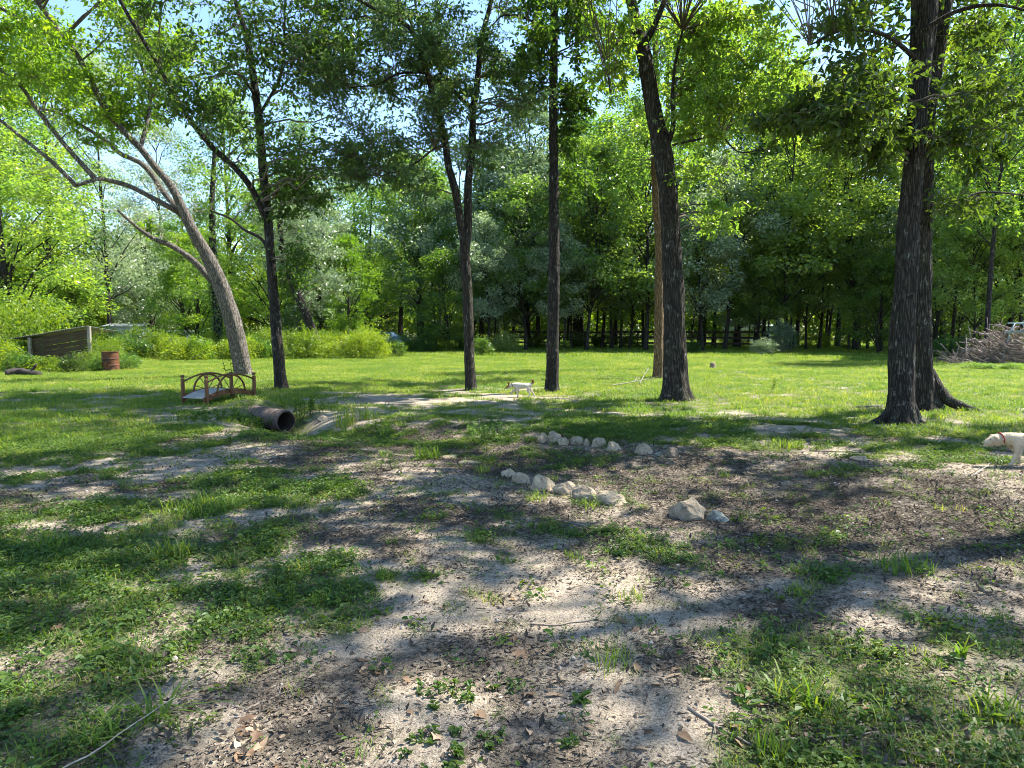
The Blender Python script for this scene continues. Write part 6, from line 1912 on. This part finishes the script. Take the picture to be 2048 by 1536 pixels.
def dog(px, py, label, sc_, head, tail, legs, furm, dark, collar, rz, earmat, hair=1.0):
    b_ = at(px, py)
    d = thing('dog', label, 'dog', b_, rz)
    d.scale = (sc_,) * 3
    # local: x forward, z up, unit = 0.5 m at the shoulder
    V = [(-0.20, 0, 0.42), (-0.04, 0, 0.405), (0.10, 0, 0.40), (0.22, 0, 0.415)]
    rd = [0.082, 0.086, 0.102, 0.098]
    Ed = [(0, 1), (1, 2), (2, 3)]
    def chain(start, pts_, rs):
        k = start
        for p_, r_ in zip(pts_, rs):
            V.append(p_); rd.append(r_); Ed.append((k, len(V) - 1)); k = len(V) - 1
        return k
    chain(3, head['neck'] + head['head'], head['nr'] + head['hr'])
    chain(0, [(-0.29, 0, 0.43)], [0.07])
    rump = len(V) - 1
    chain(rump, tail, [0.03, 0.026, 0.024, 0.02, 0.012][:len(tail)])
    for (st, pts_, rs) in legs: chain(st, pts_, rs)
    me = skin_mesh('body', V, Ed, rd)
    co = np.zeros(len(me.vertices) * 3, np.float32); me.vertices.foreach_get('co', co); co = co.reshape(-1, 3)
    a = me.attributes.new('rnd', 'FLOAT', 'POINT'); a.data.foreach_set('value', dark(co).astype(np.float32))
    link('body', me, furm, d)
    vn = np.zeros(len(me.vertices) * 3, np.float32); me.vertices.foreach_get('normal', vn); vn = vn.reshape(-1, 3)
    nf = 5200
    ed = np.zeros(len(me.edges) * 2, np.int32); me.edges.foreach_get('vertices', ed); ed = ed.reshape(-1, 2)
    e_ = ed[rng.integers(0, len(ed), nf)]; tq = rng.random(nf)[:, None]
    fp = co[e_[:, 0]] * tq + co[e_[:, 1]] * (1 - tq); fn = vn[e_[:, 0]] * tq + vn[e_[:, 1]] * (1 - tq)
    fp = fp + rng.normal(0, 0.004, (nf, 3)) - fn * 0.004
    fd = np.array([-0.8, 0, -0.55]) + rng.normal(0, 0.35, (nf, 3)) + fn * 0.55
    ln_ = hair * rng.uniform(0.016, 0.038, nf) * np.where(fp[:, 2] < 0.2, 0.5, 1.0)
    fv, fq, ft, fr2 = leaf_geo(fp, fd, fn + runit(nf) * 0.3, ln_, 0.22, False, 0.02, np.clip(dark(fp), 0, 1))
    fb = MB(); fb.add(fv, fq, ft, fr2)
    tag(link('coat', fb.mesh('coat'), furm, d), kind='stuff')
    hx = np.array(head['head'][0]); nz = np.array(head['head'][-1])
    fw = nz - hx; fw /= np.linalg.norm(fw); upv = np.array([-fw[2], 0, fw[0]]); upv = upv if upv[2] > 0 else -upv
    sc2 = head['hr'][0]
    def blob(name, c, r_, mat, sx=(1, 1, 1)):
        th_ = np.linspace(0, math.pi, 9)
        pts_ = np.stack([np.zeros(9), np.zeros(9), -np.cos(th_) * r_], 1)
        Vv, Q, T = tube(pts_, np.maximum(np.sin(th_) * r_, 1e-4), 12, False)
        link(name, mesh_np(name, Vv * np.array(sx) + c, Q, None, True), mat, d)
    blob('nose', nz + fw * head['hr'][-1] * 0.85 + upv * 0.008, 0.016, M['nose'])
    for sgn in (-1, 1):
        e_ = hx + fw * sc2 * 0.75 + upv * sc2 * 0.45 + np.array([0, sgn * sc2 * 0.62, 0])
        blob('eye', e_, 0.011, M['nose'])
        b0 = hx - fw * sc2 * 0.25 + upv * sc2 * 0.75 + np.array([0, sgn * sc2 * 0.6, 0])
        if head['ear'] == 'up':
            tipv = upv * 0.09 + np.array([0, sgn * 0.03, 0]) - fw * 0.03
        else:
            tipv = -upv * 0.085 + np.array([0, sgn * 0.045, 0]) - fw * 0.01
        mb = MB()
        pts_ = np.stack([b0, b0 + tipv * 0.35 + np.array([0, sgn * 0.012, 0]), b0 + tipv * 0.75, b0 + tipv])
        mb.tube(pts_, [0.026, 0.034, 0.024, 0.006], 8, True, None, 0.4)
        link('ear', mb.mesh('ear', True), earmat, d)
    # collar
    ncp = np.array(head['neck'][0]); s3 = np.array(V[3]); nd = np.array(head['head'][0]) - ncp; nd /= np.linalg.norm(nd)
    cc_ = ncp + nd * 0.02; u_ = np.array([0, 1.0, 0]); w_ = np.cross(nd, u_)
    th_ = np.linspace(0, 2 * math.pi, 25)
    rr_ = head['nr'][0] * 1.03
    ring = cc_ + (u_[None, :] * np.cos(th_)[:, None] + w_[None, :] * np.sin(th_)[:, None]) * rr_
    mb = MB(); mb.tube(ring, 0.011, 6, False)
    link('collar', mb.mesh('collar', True), collar, d)
    return d
fur1 = fur_mat('dog_fur_white', (0.22, 0.10, 0.035))
fur2 = fur_mat('dog_fur_cream', (0.30, 0.21, 0.12), (0.36, 0.29, 0.19), (0.60, 0.51, 0.37))
head1 = dict(neck=[(0.31, 0, 0.43), (0.37, 0, 0.415)], nr=[0.068, 0.062], head=[(0.43, 0, 0.385), (0.49, 0, 0.345), (0.545, 0, 0.315)], hr=[0.068, 0.045, 0.03], ear='up')
legs1 = [
 (2, [(0.15, 0.065, 0.33), (0.145, 0.07, 0.22), (0.15, 0.07, 0.12), (0.145, 0.07, 0.03), (0.18, 0.07, 0.018)], [0.055, 0.035, 0.026, 0.022, 0.024]),
 (2, [(0.16, -0.065, 0.33), (0.24, -0.07, 0.25), (0.33, -0.07, 0.19), (0.36, -0.07, 0.12), (0.375, -0.07, 0.095)], [0.055, 0.035, 0.026, 0.022, 0.024]),
 (0, [(-0.22, 0.065, 0.33), (-0.19, 0.07, 0.24), (-0.25, 0.07, 0.15), (-0.235, 0.07, 0.04), (-0.20, 0.07, 0.018)], [0.068, 0.045, 0.026, 0.021, 0.024]),
 (0, [(-0.25, -0.065, 0.33), (-0.28, -0.07, 0.24), (-0.37, -0.07, 0.17), (-0.43, -0.07, 0.05), (-0.41, -0.07, 0.018)], [0.068, 0.045, 0.026, 0.021, 0.024])]
tail1 = [(-0.34, 0, 0.48), (-0.38, 0, 0.54), (-0.36, 0, 0.575), (-0.31, 0, 0.57)]
dk1 = lambda c: np.where((c[:, 0] > 0.43) & (c[:, 2] > 0.335 + 0.25 * (0.52 - c[:, 0])), 1.0, 0.0) + np.where(c[:, 0] + 0.3 < 0.05 * (c[:, 2] - 0.45), np.where(c[:, 2] > 0.47, 1.0, 0.0), 0.0)
dog(1044, 795, 'white dog with a brown face and curled tail walking left across the lawn', 0.70, head1, tail1, legs1, fur1, dk1, M['collar_dark'], R(180 + 4), simple_mat('dark_ear', (0.10, 0.045, 0.02), (0.18, 0.08, 0.03), 20, 0.9, bump=0.2))
head2 = dict(neck=[(0.33, 0, 0.425), (0.39, 0, 0.41)], nr=[0.082, 0.076], head=[(0.455, 0, 0.39), (0.53, 0, 0.355), (0.59, 0, 0.335)], hr=[0.084, 0.052, 0.036], ear='down')
legs2 = [
 (2, [(0.16, 0.07, 0.32), (0.15, 0.075, 0.22), (0.19, 0.075, 0.12), (0.225, 0.075, 0.035), (0.27, 0.075, 0.02)], [0.06, 0.04, 0.03, 0.025, 0.027]),
 (2, [(0.14, -0.07, 0.32), (0.08, -0.075, 0.22), (0.05, -0.075, 0.12), (0.02, -0.075, 0.035), (0.055, -0.075, 0.02)], [0.06, 0.04, 0.03, 0.025, 0.027]),
 (0, [(-0.22, 0.065, 0.33), (-0.17, 0.07, 0.24), (-0.24, 0.07, 0.15), (-0.21, 0.07, 0.04), (-0.17, 0.07, 0.018)], [0.07, 0.047, 0.03, 0.024, 0.026]),
 (0, [(-0.25, -0.065, 0.33), (-0.27, -0.07, 0.24), (-0.36, -0.07, 0.17), (-0.40, -0.07, 0.05), (-0.36, -0.07, 0.018)], [0.07, 0.047, 0.03, 0.024, 0.026])]
dk2 = lambda c: 0.55 * np.exp(-((c[:, 0] - 0.5) ** 2 + (c[:, 2] - 0.36) ** 2) / 0.002)
dog(2048, 931, 'cream dog with a red collar walking in at the right edge', 0.76, head2, [(-0.34, 0, 0.46), (-0.42, 0, 0.48), (-0.5, 0, 0.5)], legs2, fur2, dk2, M['collar_red'], R(180 - 6), simple_mat('tan_ear', (0.40, 0.31, 0.2), (0.52, 0.42, 0.3), 20, 0.9, bump=0.2), 1.6)
